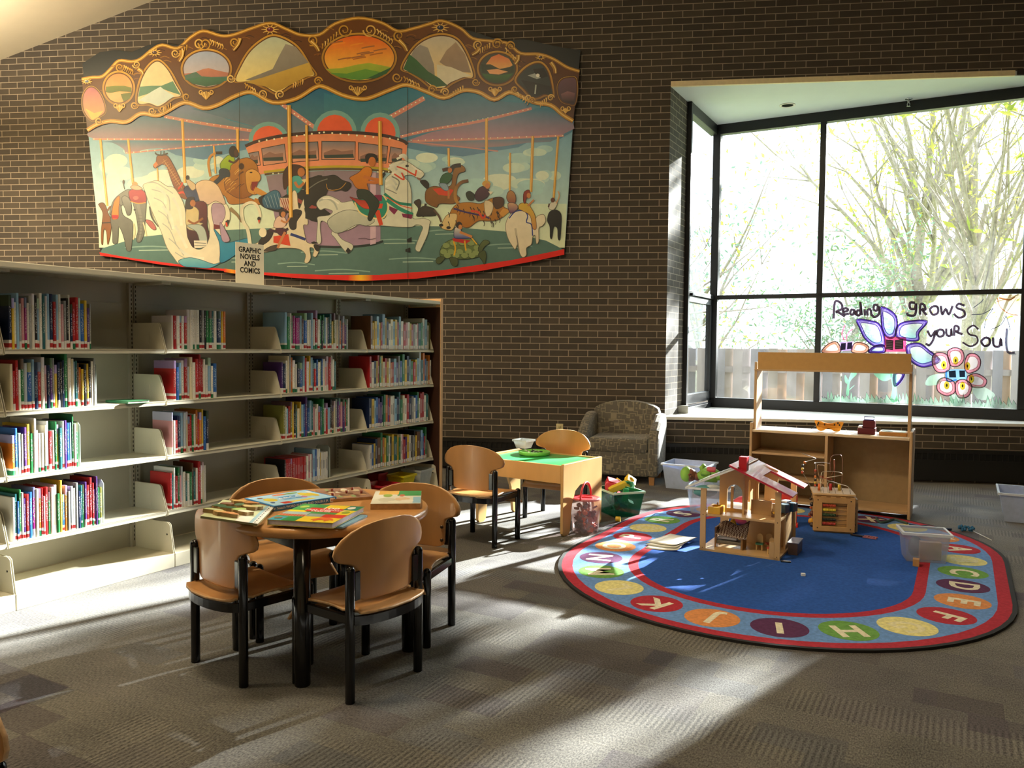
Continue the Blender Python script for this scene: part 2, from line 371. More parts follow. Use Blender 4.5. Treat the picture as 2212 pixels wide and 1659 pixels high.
G().b2(.66,.69,-.075,-.03,1.895,1.925).b2(.68,.75,-.07,-.045,1.90,1.912).obj('latch',mat('latch_metal','#1c1c1e',.3,.6),W2)
# electrical outlet on the brick wall
p=on(1209,918,(0,WY,0),(0,1,0)); t=thing('wall_outlet','beige electrical outlet plate on the brick wall beside the armchair','outlet',(p.x,WY,p.z-.045))
bg_=mat('outlet_beige','#d8cda0',.5)
G().b2(-.037,.037,-.008,0,-.058,.058).obj('cover_plate',bg_,t,bev=.003)
for dz in (.024,-.024):
    s_=G(); s_.lathe([(.0165,0),(.0165,.002)],n=16); o=s_.obj('socket',mat('outlet_face','#c8bc8c',.5),t); o.location=(0,-.008,dz); o.rotation_euler=(R(90),0,0)
    k=G(); k.m=0; k.b2(-.007,-.005,-.0115,-.0095,dz-.001,dz+.007); k.b2(.005,.007,-.0115,-.0095,dz-.001,dz+.007); k.obj('slot',bk,t)
# housings of the unseen added luminaires
for i,(x,y,z) in enumerate(LUM):
    t=thing('unseen_luminaire',['unseen added pendant light over the far end of the bookcase','unseen added pendant light above the low shelves','unseen added pendant light near the left wall','unseen added pendant light behind the viewer','unseen added pendant light high over the rug side'][i],'light',(x,y,z))
    G().b2(-.62,.62,-.27,.27,0,.06).obj('housing',mat('fixture_white','#ddd8cc',.5),t,bev=.01)
    for sx in (-.5,.5): G().cyl((sx,0,.06),(sx,0,ZC(x+sx)-z),.006,n=6).obj('rod',mat('fixture_white'),t)
# ================= CAROUSEL MURAL: a cut-out painted panel on the brick wall
MY=WY-.045
class Paint(G):
    """flat paint shapes laid over each other on a plane; view crops only name positions on the panel"""
    def __init__(s,p0,n,out,step=.00002): super().__init__(); s.p0=p0; s.n=n; s.out=V(out); s.k=0; s.step=step; s.q=(0,0,1)
    sat=1.0; gam=1.0
    def rich(s,h):
        c=lin(h); m=sum(c)/3; return tuple(max(0,min(.9,m+(q-m)*s.sat))**s.gam for q in c)
    def crop(s,x0,y0,sc_): s.q=(x0,y0,1/sc_); return s
    def w(s,x,y): return on(s.q[0]+x*s.q[2],s.q[1]+y*s.q[2],s.p0,s.n)
    def pts(s,t):
        if isinstance(t,str):
            a=[float(z) for z in t.split()]; return [(a[i],a[i+1]) for i in range(0,len(a),2)]
        return [(p[0],p[1]) for p in t]
    def fill(s,P,c1,c2=None,horiz=False):
        s.k+=1; off=s.out*(s.k*s.step); n=len(s.v)
        W=[s.w(*p) for p in P]
        tri=tessellate_polygon([[V((p[0],p[1],0)) for p in P]])
        a=[(p[0] if horiz else p[1]) for p in P]; lo,hi=min(a),max(a); c1=s.rich(c1); c2=s.rich(c2) if c2 else c1
        s.v+=[q+off for q in W]
        for t in a:
            f=(t-lo)/(hi-lo+1e-9); s.c.append(tuple(c1[i]*(1-f)+c2[i]*f for i in range(3)))
        for t in tri: s.f.append([n+i for i in t]); s.mi.append(0); s.sm.append(False)
    def P(s,t,c1,c2=None,h=False): s.fill(s.pts(t),c1,c2,h)                 # straight-edged shape
    ol=0
    def S(s,t,c1,c2=None,h=False,n=4):
        q=[(p.x,p.y) for p in spl(s.pts(t),n)]; s.fill(q,c1,c2,h)
        if s.ol:
            c=s.rich(c2 or c1); d='#%02x%02x%02x'%tuple(int(255*min(1,(x*.28)**(1/2.2))) for x in c); s.L(q+q[:2],s.ol/s.q[2],d,smooth=False)   # smooth shape
    def E(s,x,y,rx,ry,c1,c2=None,rot=0,n=20):
        s.fill([(x+rx*math.cos(q)*math.cos(rot)-ry*math.sin(q)*math.sin(rot),y+rx*math.cos(q)*math.sin(rot)+ry*math.sin(q)*math.cos(rot)) for q in [2*math.pi*k/n for k in range(n)]],c1,c2)
    def ring(s,x,y,rx,ry,wd,c,c2=None): s.E(x,y,rx+wd/2,ry+wd/2,c,c2,n=32); 
    def L(s,t,wd,c,c2=None,smooth=True,w2=None):                            # brush stroke
        a=s.pts(t); a=[(p.x,p.y) for p in spl(a,4,False)] if smooth and len(a)>2 else a
        l=[];r=[];n=len(a)
        for i,p in enumerate(a):
            u=V(a[min(i+1,n-1)])-V(a[max(i-1,0)]); u=u.normalized() if u.length>1e-6 else V((1,0)); h=(wd if w2 is None else wd+(w2-wd)*i/(n-1))/2
            l.append((p[0]-u.y*h,p[1]+u.x*h)); r.append((p[0]+u.y*h,p[1]-u.x*h))
        m=len(a); s.k+=1; off=s.out*(s.k*s.step); n0=len(s.v)
        s.v+=[s.w(*p)+off for p in l+r]; c=s.rich(c); c2=s.rich(c2) if c2 else c
        for kk in (0,1):
            for i in range(m): f=i/(m-1); s.c.append(tuple(c[j]*(1-f)+c2[j]*f for j in range(3)))
        for i in range(m-1): s.f.append([n0+i,n0+i+1,n0+m+i+1,n0+m+i]); s.mi.append(0); s.sm.append(False)
    def D(s,x0,y0,x1,y1,n,r,c,c2=None):                                      # a row of bulbs
        s.k+=1
        for i in range(n):
            f=i/(n-1); s.k-=1; s.E(x0+(x1-x0)*f,y0+(y1-y0)*f,r,r,c,n=6)
    def curl(s,x,y,r,a0,turns,wd,c,dirn=1):
        s.L([(x+r*(1-.8*k/14)*math.cos(a0+dirn*turns*2*math.pi*k/14),y+r*(1-.8*k/14)*math.sin(a0+dirn*turns*2*math.pi*k/14)) for k in range(15)],wd,c,w2=wd*.6)
def vcol(name,rough=.5,spec=.4):
    m=bpy.data.materials.new(name); m.use_nodes=True; nt=m.node_tree; b=nt.nodes['Principled BSDF']
    a=nn(nt,'ShaderNodeVertexColor'); a.layer_name='paint'; tc=nn(nt,'ShaderNodeTexCoord'); no=nn(nt,'ShaderNodeTexNoise'); no.inputs['Scale'].default_value=14; no.inputs['Detail'].default_value=5
    nt.links.new(tc.outputs['Object'],no.inputs['Vector']); mr=nn(nt,'ShaderNodeMapRange'); mr.inputs[3].default_value=.86; mr.inputs[4].default_value=1.12; nt.links.new(no.outputs[0],mr.inputs[0])
    vm=nn(nt,'ShaderNodeVectorMath',operation='SCALE'); nt.links.new(a.outputs[0],vm.inputs[0]); nt.links.new(mr.outputs[0],vm.inputs['Scale'])
    nt.links.new(vm.outputs[0],b.inputs['Base Color']); b.inputs['Roughness'].default_value=rough; b.inputs['Specular IOR Level'].default_value=spec; return m
mroot=thing('carousel_mural','wide cut-out painted mural of a carousel with animals and riders on the brick wall','mural',(-3.2,WY,2.02))
# --- panel body: outline in photo positions
OUT=[(178,137),(215,113),(248,108),(285,112),(318,98),(345,92),(390,98),(428,72),(465,68),(500,78),(545,62),(585,50),(640,70),(690,75),(735,48),(780,38),(830,50),(880,68),(925,52),(955,46),(1000,62),(1035,72),(1085,90),(1130,84),(1165,92),(1210,102),(1254,108),(1240,255),(1219,548),(1165,562),(1040,585),(900,602),(780,607),(640,601),(480,585),(350,572),(270,559),(217,551)]
PN=(0,1,0)
def onM(x,y,Y=MY): return on(x,y,(0,Y,0),PN)
def panel(pts,y0,y1,name,m,smooth=True):
    q=[onM(*p) for p in pts]; g=G(); g.prism([(p.x,p.z) for p in q],y1-y0,lambda a,b,c:V((a,y0+c,b)))
    o=g.obj(name,m); return o
body=panel(OUT,MY,WY-.002,'panel',mat('panel_edge_navy','#10161c',.6)); body.parent=mroot; body.matrix_parent_inverse=Matrix.Translation(mroot.location).inverted()
p=Paint((0,MY,0),PN,(0,-1,0)); p.sat=1.28; p.gam=1.08
# dark starry ground behind the crown
p.crop(0,0,1)
p.P([(x,y) for x,y in OUT[:27]]+[(1240,255),(1215,330),(215,330),(186,240)],'#141c22','#1c2a30')
# sky, floor and rim
SKY=[(188,262),(250,240),(300,232),(400,225),(560,190),(780,205),(1000,175),(1140,200),(1238,262),(1221,520),(214,515)]
p.P(SKY,'#3f8fb8','#cfe3da')
p.P([(212,440),(1224,440),(1220,535),(214,535)],'#d6e4d0','#dfe6cc')
for x,y,rx,ry in ((260,360,40,30),(330,395,60,30),(300,320,30,14),(420,380,50,26),(1120,350,40,22),(1160,330,30,16),(1185,380,24,20),(1060,400,60,26),(900,350,40,22),(980,350,30,14),(240,420,26,50),(1140,410,50,24),(460,350,40,20)):
    for k in range(4): p.E(x+rnd.uniform(-rx,rx)*.6,y+rnd.uniform(-ry,ry)*.6,rx*.6,ry*.5,rnd.choice(['#cfe2d8','#dde8da','#b5d3d3','#c2dbd6']))
FL=[(215,548),(222,536),(300,512),(420,500),(600,492),(800,487),(960,489),(1090,500),(1180,520),(1219,540),(1219,550),(1165,562),(1040,585),(900,602),(780,607),(640,601),(480,585),(350,572),(270,559)]
p.P(FL,'#62807a','#58706c')
for x,y,wd in ((330,535,60),(520,560,40),(700,545,50),(860,520,60),(960,500,40),(1100,530,50),(640,570,40),(740,585,60),(900,560,60)):
    p.L([(x-wd,y),(x,y-3),(x+wd,y+2)],2.5,'#8fa89e'); p.L([(x-wd*.5,y+6),(x+wd*.6,y+5)],2,'#a9bcae')
RB=[(270,559),(350,572),(480,585),(640,601),(780,607),(900,602),(1040,585),(1165,562),(1219,549)]
p.P([(215,546),(270,557)]+[(x,y-1) for x,y in RB[1:-1]]+[(1219,540)]+[(1219,549)]+RB[::-1][1:]+[(217,551)],'#c8452c')
p.P([(215,545),(280,557),(400,573),(560,588),(700,594),(820,594),(960,583),(1110,561),(1219,538),(1219,550)]+RB[::-1][1:]+[(217,552)],'#cc452e')
p.P([(484,580),(500,582),(500,590),(484,588)],'#cc452e','#e8a542',True); p.P([(500,582),(518,584),(518,592),(500,590)],'#e8a542','#cc452e',True); p.P([(752,595),(780,594),(780,606),(752,606)],'#cc452e','#ecc060',True); p.P([(780,594),(806,594),(806,606),(780,606)],'#ecc060','#cc452e',True)
# canopy: blue fabric panels with pink edges
CV='#3f7d98'; PK='#c58f86'
p.P([(186,255),(420,215),(560,190),(780,205),(1000,175),(1140,200),(1240,262),(1236,285),(1210,300),(1160,297),(1120,318),(1000,338),(930,330),(860,316),(560,316),(500,330),(440,345),(380,335),(330,310),(270,318),(235,300),(196,292)],'#478a9e','#6a8aa6')
p.crop(160,20,3.95)
p.S('130 1040 300 970 480 960 600 900 760 910 1000 960 1300 1010 1600 1060 1560 1110 1000 1110 500 1108 160 1100',CV,'#9b8590')
p.S('240 1130 500 1118 1000 1118 1450 1115 1350 1150 900 1180 650 1190 460 1230 420 1190 330 1140','#45809a','#a98d90')
p.P('560 910 860 830 980 800 1330 950 1780 1070 1560 1050 1000 960 760 915','#7a86a4','#6f8a8f')
p.P('1150 830 1380 720 1480 700 1700 800 1840 850 2100 1040 1800 1075 1400 960 1000 850','#3a7f9e','#7e8088')
p.P('1750 800 1880 720 2140 660 2212 640 2212 1030 2100 1045 1850 870','#356f92','#5b8288')
p.L('770 915 1100 975 1400 1020 1790 1075',26,'#c99a8c','#cf958c'); p.L('1760 800 1900 900 2100 1042',34,'#cf9a90','#d79f92')
p.D(790,925,1770,1072,18,5,'#fff4dc'); p.D(1780,822,2080,1030,10,7,'#fff6e0')
p.L('160 1108 800 1112 1560 1116',16,'#cc9a90'); p.D(170,1108,1500,1114,24,5,'#fff4dc')
p.L('440 1228 900 1185 1400 1140',12,'#c5948e'); p.D(450,1225,1350,1145,16,5,'#fff0d8')
p.crop(700,20,3.881)
p.P('0 700 150 750 300 760 500 680 620 640 720 640 850 720 600 850 300 1020 0 1030',CV,'#5f878c')
p.P('860 740 1000 740 1190 680 1300 690 1460 770 1700 790 1760 830 1400 900 900 1000 600 1060 320 1030 560 890','#3f7f9a','#86828e')
p.P('1780 830 1900 830 2080 920 2100 1000 1980 1060 1500 1080 1000 1100 700 1100 900 1030 1400 930','#3f7d98','#b08c98')
p.P('700 1104 1400 1090 2000 1064 1900 1110 1700 1120 1500 1150 1300 1160 900 1150','#4a829c','#a58d92')
p.L('840 745 600 880 320 1030',40,'#d59c8e','#cf958c'); p.D(835,745,330,1020,16,7,'#fff6e0')
p.L('1740 832 1300 940 900 1010 640 1070',24,'#cc968e'); p.D(1710,840,660,1060,26,5,'#fff4dc')
p.L('2010 1060 1500 1082 740 1106',18,'#cc9a92'); p.D(2000,1060,730,1100,22,5,'#fff4dc')
p.L('1460 1190 1200 1160 700 1110',10,'#c5948e'); 
# rising-sun domes and the centre housing
for x,r in ((90,150),(470,130)): p.E(x,1040,r+36,r+44,'#86aeae'); p.E(x,1040,r,r+6,'#e0765c','#d6705a')
p.crop(160,20,3.95); p.E(1560+100,1110,170,150,'#86aeae'); p.E(1660,1120,135,125,'#df785f')
p.crop(0,0,1)
HZT=[(530,316),(560,304),(620,292),(700,286),(770,287),(830,293),(870,304),(880,312)]
p.P(HZT+[(876,350),(850,364),(780,358),(690,358),(600,368),(560,378),(545,352)],'#d99476','#dfa083')
p.L(HZT,7,'#3b2622'); p.D(560,305,690,287,9,2.2,'#fff3da'); p.D(700,286,860,301,10,2.2,'#fff3da')
for q in ([(538,332),(558,328),(562,356),(548,358)],[(566,322),(614,312),(618,350),(570,357)],[(628,310),(686,307),(688,345),(632,350)],[(696,306),(767,307),(766,344),(696,344)],[(775,309),(837,317),(833,352),(776,345)],[(845,318),(868,323),(866,352),(840,350)]):
    x0=q[0][0];x1=q[1][0];y1=q[2][1];y0=q[0][1]
    p.P([(a+(1.5 if a>(x0+x1)/2 else -1.5),b+(1.5 if b>(y0+y1)/2 else -1.5)) for a,b in q],'#2a1f1c')
    p.P(q,'#7d7f86','#d5a187'); w_=x1-x0
    p.P([(x0+w_*.05,y1-14),(x0+w_*.35,y1-22),(x0+w_*.6,y1-17),(x0+w_*.95,y1-20),(x0+w_*.95,y1-9),(x0+w_*.05,y1-8)],'#8d6f66')
    p.P([(x0+w_*.05,y1-9),(x0+w_*.95,y1-11),(x0+w_*.97,y1-3),(x0+w_*.07,y1-2)],'#33423e')
p.L([(570,372),(640,364),(720,360),(800,362),(850,368)],5,'#b5a52c'); p.L([(572,377),(640,369),(720,365),(800,367),(850,373)],4,'#5b4a28'); p.D(590,375,840,371,22,1.8,'#fff3da')
p.P([(575,380),(640,372),(720,368),(800,370),(822,374),(822,520),(805,528),(760,532),(700,533),(660,530),(600,500)],'#8a7f86','#a48ca0')
p.P([(700,368),(822,374),(822,520),(805,528),(730,532)],'#8f828c','#a08a9e')
p.L([(660,531),(740,534),(800,529),(828,521)],5,'#22302f')
p.P([(800,372),(812,373),(812,526),(800,529)],'#c9b3c0')
# brass poles
GO='#c79a52'; GL_='#e8cd8e'
def pole(x0,y0,x1,y1,wd): p.L([(x0,y0),(x1,y1)],wd,GO,smooth=False); p.L([(x0-wd*.15,y0),(x1-wd*.15,y1)],wd*.35,GL_,smooth=False)
for a in ((217,300,232,445,5),(277,300,288,400,5),(340,362,342,392,3),(394,258,400,395,6),(513,278,514,330,6),(462,315,466,375,4),(969,320,970,360,5),(1051,256,1051,395,6),(1102,330,1101,418,4),(1151,294,1147,415,6),(1206,294,1196,428,5)): pole(*a)
p.ol=1.1
# ---- animals (left half), positions named in the enlarged view of that half
p.crop(190,280,4.337)
p.S('540 850 600 860 640 930 600 930','#b06f6a')                                    # pig far
p.L('585 720 600 820 660 910',26,'#4a4a40',w2=8); p.L('590 730 620 840',8,'#b8b49a')
p.S('100 700 130 685 160 700 190 780 220 860 215 960 200 1040 185 1075 175 960 150 940 140 1070 128 1060 125 960 135 860 140 780 110 720','#6f4a2c','#8a5c34')   # camel
p.L('185 760 215 720 225 780',16,'#7d5430'); p.L('130 875 218 870',10,'#2e2a20')
# elephant
p.S('215 800 225 700 260 640 320 590 380 560 440 570 520 600 545 650 545 740 535 860 530 960 500 1045 465 1055 455 1010 470 940 455 820 425 700 400 640','#7b7c72','#6f7068')
p.S('225 760 300 700 330 800 415 860 420 960 410 1100 400 1135 365 1130 345 1040 320 960 290 910 285 1000 275 1065 235 1060 232 960 215 860','#74756c','#66675f')
p.S('320 640 350 620 390 650 410 720 400 790 370 800 350 740 330 700','#8b8c82','#5f6058')
p.L('470 700 500 850 495 960 480 1040',30,'#84857b',w2=14); p.L('430 880 440 960 425 1030',14,'#d9cfae'); p.L('520 870 540 950 550 1000',12,'#d9cfae')
p.S('390 640 385 580 430 558 500 562 540 600 545 680 480 690 420 680','#a83a38','#8f2c2e'); p.E(450,640,26,18,'#d8756c'); p.L('400 672 470 692 545 684',8,'#cf9a48')
p.S('225 830 240 700 270 640 300 630 290 740 285 830','#c98438'); p.P('228 800 285 800 285 834 228 834','#a83434')
p.L('345 560 330 500 330 480',7,'#5b5a50'); p.E(335,490,10,20,'#4c3c2c'); p.E(440,752,12,9,'#20201c')
p.E(440,510,26,22,'#c99a6c'); p.S('400 540 430 520 480 530 510 560 440 565','#d9b59a')
for k in range(7): p.L([(470,800+k*30),(510,805+k*30)],3,'#5d5e56')
# giraffe
p.S('615 340 640 300 650 250 700 240 750 250 800 330 850 430 880 500 930 560 940 640 900 650 840 600 800 520 770 440 740 350 700 325 660 345 630 362','#8b5a34','#7a4a2c')
for k in range(12): 
    f=k/11; x=720+f*150; y=300+f*230; p.L([(x-26,y+14),(x+20,y-18)],4,'#b98f62'); p.L([(x-10,y-20),(x+14,y+24)],4,'#b98f62')
p.L('632 215 650 235 700 240 750 222',14,'#2e241c'); p.L('685 200 683 240',8,'#3a2b20'); p.L('715 200 712 240',8,'#3a2b20'); p.P('612 330 640 300 660 330 632 362','#c58258')
p.L('845 560 880 520 885 495',14,'#c4552c'); p.L('840 600 900 590 940 640',20,'#c4552c'); p.S('900 560 960 520 1040 560 1040 660 950 660','#27304a','#3b4a6a'); p.S('920 470 950 470 1020 530 980 570 940 520','#c9b79a'); p.E(935,450,17,22,'#2e241c')
# lion
p.L('1150 440 1130 320 1150 250 1200 220',22,'#b88a50'); p.L('1200 218 1260 218',26,'#2f2a22')
p.S('1100 560 1140 470 1200 430 1320 420 1420 460 1460 600 1560 660 1620 690 1600 705 1480 690 1380 700 1320 690 1280 620 1180 600','#b4854a','#a06f3c')
p.S('1280 480 1300 400 1340 320 1420 280 1500 265 1560 300 1590 350 1600 430 1610 480 1570 500 1560 590 1480 640 1400 640 1330 600 1290 560','#a97a42','#8a5c30')
for k in range(16):
    x=1300+rnd.random()*170; y=300+rnd.random()*260; p.L([(x,y),(x-30,y+20),(x-50,y+46)],8,rnd.choice(['#d9b678','#5d3d20','#c49a58','#6d4825']),w2=3)
p.S('1480 400 1540 370 1600 400 1620 450 1600 490 1540 500 1530 560 1590 590 1560 610 1500 580 1480 480','#cfa568','#b98c52'); p.E(1530,402,14,7,'#3b2618'); p.P('1535 490 1600 485 1560 590 1535 560','#7d2e26'); p.P('1550 550 1590 545 1595 580 1560 600','#9b4436')
p.L('1560 560 1640 600 1700 640 1725 670',56,'#bd8f56',w2=34); p.L('1560 660 1615 680 1620 700',40,'#ac7a42'); p.E(1440,345,26,30,'#4b3420')
p.L('1330 740 1400 800 1440 870',40,'#8a7a5c',w2=12)
# rider on lion
p.S('1240 330 1270 280 1320 240 1360 250 1380 300 1340 340 1330 380 1260 385','#9fb52c','#7f9a26'); p.S('1230 390 1260 365 1320 380 1330 440 1280 450 1200 520 1170 500 1230 440','#27333f'); p.E(1362,206,40,54,'#221c1a'); p.S('1370 200 1400 190 1410 240 1380 260','#4a3327'); p.L('1320 290 1370 310 1420 265',20,'#4a3327')
# swan chariot
p.S('540 590 520 520 590 490 660 480 740 530 800 540 850 600 900 700 925 830 930 960 960 1060 1020 1120 1080 1110 1130 1040 1140 900 1110 760 1150 690 1220 670 1290 690 1330 760 1330 850 1300 870 1260 950 1260 1050 1270 1150 1250 1240 1180 1280 1080 1285 950 1250 860 1260 800 1190 740 1100 690 960 640 850 600 760','#dcdcc8','#e2d9c4')
for a in ('560 500 640 500 740 560 800 600','600 560 700 590 760 640 770 760','620 640 700 680 740 760 760 880','660 760 740 820 790 940','700 880 770 940 830 1080','760 1020 830 1080 900 1180','820 1150 900 1200 1000 1230'): p.L(a,9,'#b0b4aa'); 
for a in ('640 540 720 600 730 700','700 720 780 820 800 930','800 640 860 760 880 900','820 900 880 1010 930 1110','860 1120 960 1190 1090 1210'): p.L(a,26,'#cfd2c6','#eee8d6')
p.S('1160 780 1170 700 1220 690 1270 710 1290 780 1270 850 1200 930','#ab97a8','#b7a3ae')
p.P('1290 860 1310 845 1330 850 1310 905 1295 908','#2b2320'); p.P('1290 870 1305 870 1312 905 1298 912','#cf5a30')
p.S('1180 930 1250 1000 1290 1060 1400 1040 1500 1020 1500 1080 1400 1110 1400 1160 1250 1250 1240 1150 1230 1050','#4f8fa8','#3f7f9c'); p.S('850 1230 950 1200 1060 1220 1180 1260 1250 1240 1150 1295 1000 1290 900 1280','#86b3b4','#5f9ab0')
# wing behind, seat and rider
p.S('1010 520 1060 480 1130 475 1190 500 1240 560 1290 700 1200 670 1130 700 1060 680 1030 600','#dcc8ac','#c9b4a4')
p.S('930 960 920 700 980 680 1110 690 1120 900 1140 1000 1100 1080 1000 1110 950 1040','#5d2226','#2e1a1c'); p.P('1180 885 1250 900 1250 930 1180 935','#6b262a')
p.S('925 745 980 715 1040 760 1040 860 1080 880 1060 900 1100 960 1120 1070 1060 1070 1030 960 930 920','#c9b98e','#b9b49c'); p.S('930 900 1040 890 1100 940 1120 1070 1060 1070 1020 960','#a9b3ac'); p.S('920 740 920 670 950 635 1000 640 990 700 980 740','#2c211c'); p.E(985,690,26,32,'#a8734c'); p.L('940 850 1000 880 1080 830',20,'#8a5c3c')
p.P('995 1040 1115 1040 1120 1090 1060 1110 1000 1110','#d8d4c4'); p.L('1000 1060 1110 1066',5,'#3a4450'); p.L('1000 1085 1110 1090',5,'#3a4450')
# second swan neck
p.L('1525 1110 1500 940 1455 860 1445 740 1500 690 1560 690 1600 740 1620 820',34,'#dcd9c4','#e2ddc8',w2=22); p.S('1240 870 1300 960 1330 1040 1260 1040','#ab97a8'); p.E(1605,836,16,20,'#2b2320'); p.P('1595 850 1615 845 1605 885','#cf5a30')
# ---- black horse and its rider
p.S('1600 650 1640 620 1720 600 1800 640 1880 600 1960 560 2050 480 2100 450 2212 460 2212 830 2120 860 2040 820 1960 780 1850 780 1740 760 1640 720','#26241f','#15130f')
p.S('1640 640 1740 570 1800 600 1810 740 1700 740 1650 720','#4a7288','#33566e')
for k in range(5): p.L([(1655+k*30,640-k*12),(1690+k*30,730)],3,'#a9bcc4')
p.P('1800 640 1900 640 1930 700 1900 780 1850 740 1800 720','#c9b7a6'); 
for k in range(5): p.L([(1805+k*22,645),(1850+k*16,760)],7,'#8d3230')
p.L('1930 640 2040 700 2140 740',34,'#8f4a46'); p.L('2110 470 2160 490 2212 480',10,'#6a6a62'); p.L('2000 560 2120 560 2212 520',8,'#7d7d74')
p.S('1870 610 1880 480 1920 430 1990 440 2020 500 2000 560 1960 600','#5fa39c','#4c8c88'); p.S('1840 560 1830 420 1880 340 1960 330 2030 360 2040 420 1990 430 1920 440 1880 520','#3a2418','#4b2e1e'); p.E(2000,400,34,42,'#b07a52'); p.L('1940 490 1980 540 2050 470',26,'#b07a52'); p.P('2000 470 2060 460 2040 510','#d8cda8')
# rabbit and rider
p.S('1900 640 1930 570 1960 600 1970 700 1985 740 2030 640 2090 620 2080 680 2030 740 2060 830 2060 890 2020 900 2040 1010 2060 1060 2150 1080 2170 1120 2140 1190 2110 1180 2120 1120 2080 1110 2090 1200 2060 1250 2030 1240 2040 1170 1980 1120 1850 1110 1750 1120 1660 1150 1560 1110 1540 1080 1590 1060 1640 1010 1660 960 1740 920 1860 900 1880 800 1920 750','#e2dac4','#d6ccb4')
p.S('1880 840 1890 790 1940 750 2000 760 2000 800 1960 860 1950 930 1900 930','#29221e'); p.S('1640 1000 1690 940 1740 960 1700 1040 1620 1090 1600 1060','#29221e'); p.S('1700 1100 1780 1080 1760 1130 1650 1140','#4a4038'); p.S('2120 1080 2170 1090 2160 1140 2130 1120','#29221e'); p.E(1640,965,36,44,'#e6dfc8'); p.E(1975,795,9,9,'#0b0b0b')
p.L('1900 980 1960 1000 2040 1030',26,'#2d3a72'); p.P('1740 1000 1880 980 1900 1090 1740 1060','#c4552c'); p.L('1700 940 1800 960 1880 930',26,'#3a2430')
p.S('1745 915 1760 840 1800 810 1850 830 1860 880 1830 920','#d9c2b4'); p.E(1825,785,34,40,'#3a2a20'); p.E(1832,795,22,28,'#b98560'); p.L('1810 850 1860 870 1900 810',18,'#b98560'); p.S('1760 930 1850 930 1860 980 1800 990','#4a2030'); p.L('1850 960 1810 1040 1780 1110',24,'#b98560')
# ---- right half
p.crop(660,280,3.749)
# black horse head over the drum
p.S('0 430 80 390 160 380 240 370 300 410 360 430 370 460 330 500 290 490 240 500 190 480 160 540 100 560 0 640','#2a2722','#161410'); p.L('0 500 100 430 180 400',8,'#70706a'); p.L('170 440 190 490 280 480 330 430',5,'#b08a4c'); p.P('0 640 150 640 230 700 230 740 150 700 70 740 0 720','#1b1915')
# white horse
p.S('90 600 130 550 190 535 270 570 300 590 400 580 520 640 600 640 640 560 640 480 650 400 700 350 680 320 690 280 740 260 800 250 860 280 900 310 950 340 960 370 920 400 860 370 800 380 840 430 860 520 860 640 870 720 960 720 1010 740 1005 770 990 850 940 960 920 990 890 960 930 850 950 790 900 770 860 790 760 790 640 780 560 780 500 780 440 760 400 790 330 820 260 830 300 890 380 930 380 970 340 1000 300 960 240 880 210 840 240 790 180 760 130 740 120 800 130 900 110 930 90 900 100 760 100 710 160 700 200 690 220 660 160 640 120 650','#d9dacc','#cfd0c2')
p.S('180 740 300 660 420 660 560 730 500 780 420 770 300 830 230 830','#c4c7ba','#a9ada2'); p.L('110 580 170 560 230 590 260 650',14,'#aeb3aa'); p.L('140 560 210 560 270 600',12,'#eceade')
for a in ('680 290 740 290 800 260','670 320 720 300 740 330','700 360 750 340 800 370','650 420 700 400 740 450','650 460 700 450 740 500','740 240 790 220 820 250','760 215 800 205 830 240'): p.L(a,17,'#ecebe0','#b9beb6'); 
p.L('700 380 760 420 740 490',10,'#7a7d76'); p.L('650 480 700 500 740 520',8,'#8a8d86')
for a in ('740 300 800 320 850 350 890 370','890 380 900 320','720 360 780 400 800 400 780 350'): p.L(a,12,'#c4563e')
p.E(824,296,14,10,'#22211e'); p.P('900 385 930 395 935 420 905 400','#8d6f60'); p.L('860 290 900 320 940 345',14,'#e6e4d8')
p.P('325 985 345 955 370 980 350 1005','#1c1a18'); p.P('820 890 860 870 860 910 825 915','#1c1a18'); p.P('810 970 850 955 850 995 810 990','#1c1a18'); p.P('70 905 110 920 60 925 45 915','#1c1a18')
# saddle, blanket, breast strap
p.S('380 560 430 560 560 560 630 540 670 580 665 660 640 720 560 720 480 700 420 640','#3f8f7c','#2f7f6c'); p.L('400 590 440 670 520 710 620 720 665 660 665 590 630 530',12,'#e0d3a8')
p.S('360 545 440 570 540 580 560 630 480 640 400 580','#8f3c3c','#c4583a'); p.P('520 600 630 600 620 640 540 640','#cc5a34'); p.P('560 660 600 650 630 770 600 780','#c4552c'); p.P('560 530 620 530 620 580 560 580','#7a2c50')
p.L('640 520 740 590 860 610',22,'#2f7f6c'); p.L('660 570 760 640 870 690',30,'#3a8a74'); p.L('660 548 760 610 865 640',7,'#d0663a'); p.P('680 620 750 650 720 690 680 650','#7a2c50'); p.P('780 680 870 690 860 725 790 710','#7a2c50')
# main rider
p.S('360 390 430 350 480 305 530 310 540 350 520 400 500 440 510 490 460 490 410 470 380 420','#c8883c','#b0742e'); p.S('420 490 500 490 560 540 600 600 560 690 530 740 505 720 520 640 480 570 430 560','#2c3a30','#1f2a24'); p.S('490 250 490 210 530 195 575 210 580 250 560 240 520 250 500 275','#221c18'); p.E(541,262,30,40,'#b9794c'); p.L('470 380 540 400 600 410',26,'#b9794c'); p.L('500 425 570 430 620 420',24,'#b9794c'); p.P('605 375 640 345 650 360 620 405','#1d1b1a')
